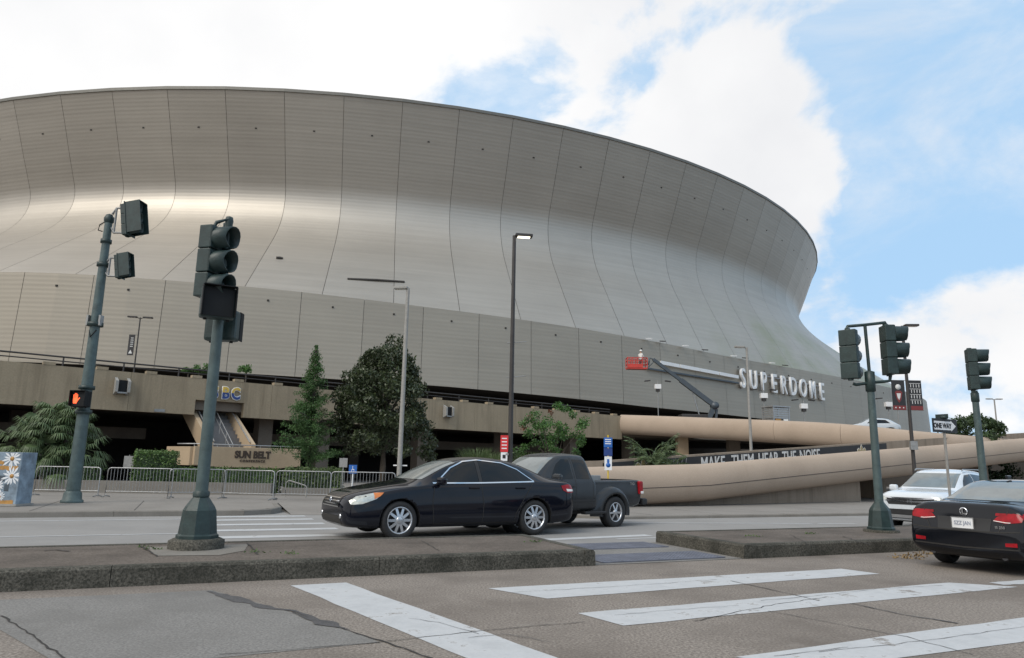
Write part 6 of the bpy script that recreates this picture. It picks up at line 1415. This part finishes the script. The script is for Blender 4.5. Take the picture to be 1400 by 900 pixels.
    return t
build_pickup()

# ---------------------------------------------------------------- white crossover
def build_suv(loc, hd, label):
    t = thing('crossover_car', label, 'car', (loc.x, loc.y, loc.z), hd); SC = .96; t.scale = (SC,) * 3
    S = resample([(2.26, .40, .68, .78, .66, .90, .50, .89), (2.20, .29, .80, .86, .78, .985, .62, .97), (2.02, .25, .88, .93, .84, 1.05, .69, 1.03), (1.55, .22, .915, .99, .86, 1.09, .72, 1.065), (1.10, .22, .92, 1.03, .87, 1.125, .73, 1.09), (.90, .22, .92, 1.04, .87, 1.23, .70, 1.18), (.48, .22, .92, 1.05, .87, 1.46, .655, 1.40), (.08, .22, .92, 1.06, .87, 1.63, .64, 1.57), (-.4, .22, .92, 1.07, .87, 1.68, .635, 1.62), (-1.1, .22, .92, 1.09, .87, 1.665, .63, 1.60), (-1.7, .24, .915, 1.11, .86, 1.60, .61, 1.54), (-2.05, .28, .90, 1.10, .85, 1.30, .62, 1.25), (-2.24, .34, .85, .95, .80, 1.02, .62, 1.0), (-2.28, .45, .75, .8, .7, .86, .5, .84)], 2)
    c = Car(t, S, 'paint_white_car', (1.36, -1.28), .35, .395, track=.79)
    for x in (1.36, -1.28):
        for s in (-1, 1): wheel(t, x, s * .78, .35, .235, .225, 5, True, s)
    c.patch('windshield', [(-.68, 1.16), (.68, 1.16), (.60, 1.55), (-.60, 1.55)], 'X', 1, 'car_glass_sky_glare', .006)
    c.patch('grille', [(-.56, .70), (.56, .70), (.66, .89), (-.66, .89)], 'X', 1, 'black_plastic', .008)
    for z in (.875, .80): c.strip('grille_bar', [(-.64, z + .01), (-.3, z - .01), (0, z - .018), (.3, z - .01), (.64, z + .01)], .03, 'X', 1, 'chrome', .02)
    e = c.at('X', 0, .81, 1, .03)
    mb = MB(); mb.box((0, -.05, 0), (.012, .02, .12)); mb.box((0, .05, 0), (.012, .02, .12)); mb.box((0, 0, 0), (.012, .09, .02)); mb.build('emblem', 'chrome', t, e)
    c.patch('lower_grille', [(-.70, .36), (.70, .36), (.62, .58), (-.62, .58)], 'X', 1, 'black_plastic', .008); c.strip('skid_plate', [(-.5, .40), (0, .39), (.5, .40)], .07, 'X', 1, 'galv', .02)
    c.strip('lower_valance', [(-.7, .31), (0, .30), (.7, .31)], .08, 'X', 1, 'black_plastic', .012)
    for s in (-1, 1):
        c.patch('headlamp', [(2.20, .78), (2.16, .90), (1.80, .98), (1.62, 1.0), (1.76, .89), (2.02, .80)], 'Y', s, 'headlamp', .008, .05); c.patch('headlamp', [(s * .60, .80), (s * .76, .84), (s * .75, .92), (s * .60, .90)] , 'X', 1, 'headlamp', .010, .05)
        h = c.at('X', s * .66, .50, 1, .01); MB().lathe([(0, .02), (.045, .018), (.06, 0), (.06, -.02)], 14, axis='X').build('fog_lamp', 'chrome', t, h)
        c.patch('side_window', [(.66, 1.13), (-.30, 1.15), (-.30, 1.54), (.10, 1.51), (.36, 1.36)], 'Y', s, 'car_glass'); c.patch('side_window', [(-.38, 1.15), (-1.25, 1.18), (-1.20, 1.50), (-.38, 1.545)], 'Y', s, 'car_glass')
        for pts in ([(.86, 1.06), (.88, .7), (.84, .34)], [(-.34, 1.55), (-.36, .8), (-.34, .34)], [(-1.2, 1.12), (-1.05, .8), (-.9, .34)]): c.strip('door_seam', pts, .012, 'Y', s, 'gap_dark', .003)
        c.strip('cladding', [(.92, .30), (-.85, .30)], .14, 'Y', s, 'black_plastic', .01)
        m_ = mirror_part(c, .70, s * 1.02, 1.12, s, 'paint_white_car'); m_.scale = (1.2, 1.1, 1.2); MB().tube([(.1, s * .62, 1.63), (0, s * .62, 1.67), (-1.3, s * .61, 1.67), (-1.5, s * .6, 1.61)], .018, 6).build('roof_rail', 'galv', t)
        h = c.at('Y', -.12, .93, s, .012); MB().box((0, 0, 0), (.2, .03, .035)).build('door_handle', 'paint_white_car', t, h, bevel=.008)
    MB().box((0, 0, .28), (3.7, 1.2, .1)).build('underbody', 'black_plastic', t)
    for s in (-1, 1): MB().tube([(.98, s * .35, 1.14), (.93, -s * .1, 1.17), (.82, -s * .35, 1.24)], .01, 5).build('wiper', 'black_plastic', t)
    return t
hd = R(180 + 40); d = Vector((math.cos(hd), math.sin(hd), 0)); n = Vector((-d.y, d.x, 0)); w = G(1224, 722, -.08)   # its right front wheel
build_suv(w - d * 1.36 * .96 + n * .80 * .96 + Vector((0, 0, 0)), hd, 'white crossover car with a dark chrome-barred grille facing the median')

# ---------------------------------------------------------------- black sedan seen from behind
def build_rear_sedan():
    hd = R(33); d = Vector((math.cos(hd), math.sin(hd), 0)); n = Vector((-d.y, d.x, 0)); wl = G(1296, 769, 0); tr = .77; wf, wr_ = 1.40, -1.33
    loc = wl - d * wr_ * .94 - n * tr * .94; t = thing('sports_sedan', 'glossy black compact sedan seen from behind with red tail lamps and a white plate', 'car', (loc.x, loc.y, .0), hd); t.scale = (.94,) * 3
    S = resample([(2.30, .34, .60, .54, .56, .60, .42, .585), (2.24, .235, .735, .60, .69, .68, .55, .665), (2.05, .20, .84, .68, .79, .76, .62, .74), (1.7, .185, .885, .77, .84, .85, .68, .83), (1.35, .18, .895, .84, .855, .92, .70, .895), (1.05, .18, .90, .885, .86, .975, .70, .945), (.78, .18, .90, .90, .86, 1.10, .65, 1.06), (.42, .18, .90, .915, .86, 1.28, .605, 1.23), (.05, .18, .90, .925, .86, 1.39, .59, 1.335), (-.35, .18, .90, .935, .86, 1.425, .585, 1.37), (-.75, .18, .90, .945, .86, 1.395, .58, 1.345), (-1.1, .18, .90, .955, .855, 1.30, .575, 1.255), (-1.4, .18, .898, .965, .85, 1.175, .585, 1.14), (-1.68, .19, .895, .975, .84, 1.075, .63, 1.055), (-1.95, .20, .885, .98, .82, 1.06, .66, 1.045), (-2.17, .22, .86, .965, .79, 1.055, .64, 1.04), (-2.25, .25, .845, .90, .78, .97, .62, .96), (-2.30, .29, .83, .70, .77, .74, .60, .73), (-2.345, .34, .76, .60, .70, .64, .52, .63)], 2)
    c = Car(t, S, 'paint_black', (wf, wr_), .33, .37, track=tr)
    for x in (wf, wr_):
        for s in (-1, 1): wheel(t, x, s * (tr + .0), .33, .235, .235, 5, True, s)
    c.patch('rear_window', [(-.60, 1.085), (.60, 1.085), (.57, 1.18), (.49, 1.345), (.3, 1.375), (-.3, 1.375), (-.49, 1.345), (-.57, 1.18)], 'X', -1, 'car_glass_sky_glare', .005)
    c.patch('windshield', [(-.64, 1.0), (.64, 1.0), (.55, 1.30), (-.55, 1.30)], 'X', 1, 'car_glass_sky_glare', .005)
    c.patch('plate_recess', [(-.38, .63), (.38, .63), (.40, .83), (-.40, .83)], 'X', -1, 'black_plastic', .004)
    pr = c.at('X', 0, .735, -1, .0); pl = MB().box((0, 0, 0), (.012, .31, .16)).build('licence_plate', 'plate', t, (pr.x - .03, 0, .745), bevel=.003)
    text('plate_text', 'SZZ JAN', .085, .003, 'plate_text', pl, face_frame((-.009, 0, -.03), (0, -1, 0), (0, 0, 1)), bold=.001, sx=.78)
    fr = MB(); 
    for y, z, w, h in ((0, .085, .33, .014), (0, -.085, .33, .014), (.162, 0, .014, .17), (-.162, 0, .014, .17)): fr.box((-.004, y, z), (.014, w, h))
    fr.build('plate_frame', 'chrome', pl)
    e = c.at('X', 0, .915, -1, .006); nrm = c.hit('X', 0, .915, -1)[1]
    mb = MB(); mb.lathe([(.052, 0), (.065, -.004), (.065, -.012), (.052, -.014)], 22, axis='X'); mb.box((-.008, .015, 0), (.008, .016, .075)); mb.box((-.008, -.015, -.03), (.008, .07, .016)); mb.build('emblem', 'chrome', t, e, (0, 0, 0))
    c.strip('boot_seam', [(-.62, 1.0), (-.60, .85), (-.50, .64), (0, .625), (.50, .64), (.60, .85), (.62, 1.0)], .012, 'X', -1, 'gap_dark', .004); c.strip('bumper_seam', [(-.78, .66), (-.5, .635), (0, .625), (.5, .635), (.78, .66)], .014, 'X', -1, 'gap_dark', .004)
    c.strip('bumper_shadow_line', [(-.76, .40), (0, .38), (.76, .40)], .02, 'X', -1, 'gap_dark', .004)
    for s in (-1, 1):
        c.patch('tail_lamp', [(s * .42, .80), (s * .60, .77), (s * .80, .80), (s * .82, .90), (s * .70, .925), (s * .48, .87)], 'X', -1, 'tail_red', .008, .05)
        c.patch('tail_lamp_side', [(-1.92, .86), (-2.22, .80), (-2.29, .80), (-2.26, .92), (-2.0, .915)], 'Y', s, 'tail_red', .008, .05); c.strip('tail_lamp_white', [(s * .43, .805), (s * .60, .785), (s * .66, .786)], .009, 'X', -1, 'lamp_glass', .012)
        c.patch('reflector', [(s * .58, .44), (s * .74, .44), (s * .74, .50), (s * .58, .49)], 'X', -1, 'tail_red', .008, .05)
        c.patch('side_window', [(.52, .955), (-.22, .97), (-.22, 1.295), (.05, 1.27), (.30, 1.15)], 'Y', s, 'car_glass'); c.patch('side_window', [(-.29, .97), (-1.10, .995), (-.95, 1.13), (-.70, 1.25), (-.29, 1.295)], 'Y', s, 'car_glass')
        c.strip('window_trim', [(.6, .94), (-.2, .955), (-1.25, .985)], .016, 'Y', s, 'chrome', .008)
        for pts in ([(.72, .92), (.76, .6), (.72, .26)], [(-.25, .95), (-.3, .6), (-.28, .26)], [(-1.2, .97), (-1.02, .72), (-.88, .42), (-.86, .26)]): c.strip('door_seam', pts, .012, 'Y', s, 'gap_dark', .003)
        for x in (-.1, -1.0): h = c.at('Y', x, .86, s, .012); MB().box((0, 0, 0), (.2, .03, .032)).build('door_handle', 'paint_black', t, h, bevel=.008)
        mirror_part(c, .60, s * .97, .99, s, 'paint_black'); MB().tube([(-2.26, s * .52, .265), (-2.0, s * .52, .265)], .04, 12).build('exhaust_tip', 'alloy_dark', t)
        c.patch('headlamp', [(2.2, .64), (2.1, .71), (1.8, .78), (1.84, .68), (2.1, .60)], 'Y', s, 'headlamp', .008)
    text('badge', 'IS 250', .055, .004, 'chrome', t, face_frame(c.at('X', -.52, .69, -1, .008), (0, -1, 0), (0, 0, 1)), bold=.002)
    MB().box((-.60, 0, 1.455), (.16, .04, .07)).build('antenna_fin', 'paint_black', t, bevel=.015); MB().box((0, 0, .24), (3.8, 1.25, .1)).build('underbody', 'black_plastic', t)
    return t
build_rear_sedan()
# far cars up on the ramps: only roofs in view
def far_car(px, py, Y, z0, hd, paint, label):
    q = A(px, py, Y); t = thing('distant_car', label, 'car', (q.x, q.y, z0), hd)
    S = resample([(2.1, .35, .7, .6, .66, .7, .5, .69), (1.9, .25, .85, .72, .8, .85, .6, .83), (1.0, .22, .9, .9, .86, 1.0, .7, .97), (.3, .22, .9, .93, .86, 1.42, .6, 1.36), (-.5, .22, .9, .95, .86, 1.48, .6, 1.42), (-1.3, .22, .9, .97, .86, 1.40, .6, 1.34), (-1.8, .25, .88, .98, .82, 1.1, .6, 1.06), (-2.2, .35, .75, .8, .7, .9, .5, .88)], 2)
    c = Car(t, S, paint, (1.3, -1.3), .32, .36, sub=1)
    for s in (-1, 1): c.patch('side_window', [(.5, 1.0), (-1.3, 1.02), (-1.0, 1.30), (.1, 1.34)], 'Y', s, 'car_glass')
    c.patch('windshield', [(-.62, 1.06), (.62, 1.06), (.55, 1.36), (-.55, 1.36)], 'X', 1, 'car_glass_sky_glare'); c.patch('rear_window', [(-.55, 1.12), (.55, 1.12), (.52, 1.34), (-.52, 1.34)], 'X', -1, 'car_glass')
    for x in (1.3, -1.3):
        for s in (-1, 1): wheel(t, x, s * .78, .32, .22, .2, 5, False, s)
far_car(1190, 580, 60, 4.35, R(170), 'paint_silver', 'pale car roof showing over the parapet of the plaza ramp')
far_car(1398, 606, 62, 3.15, R(200), 'paint_redcar', 'red car roof showing over the far end of the street ramp')
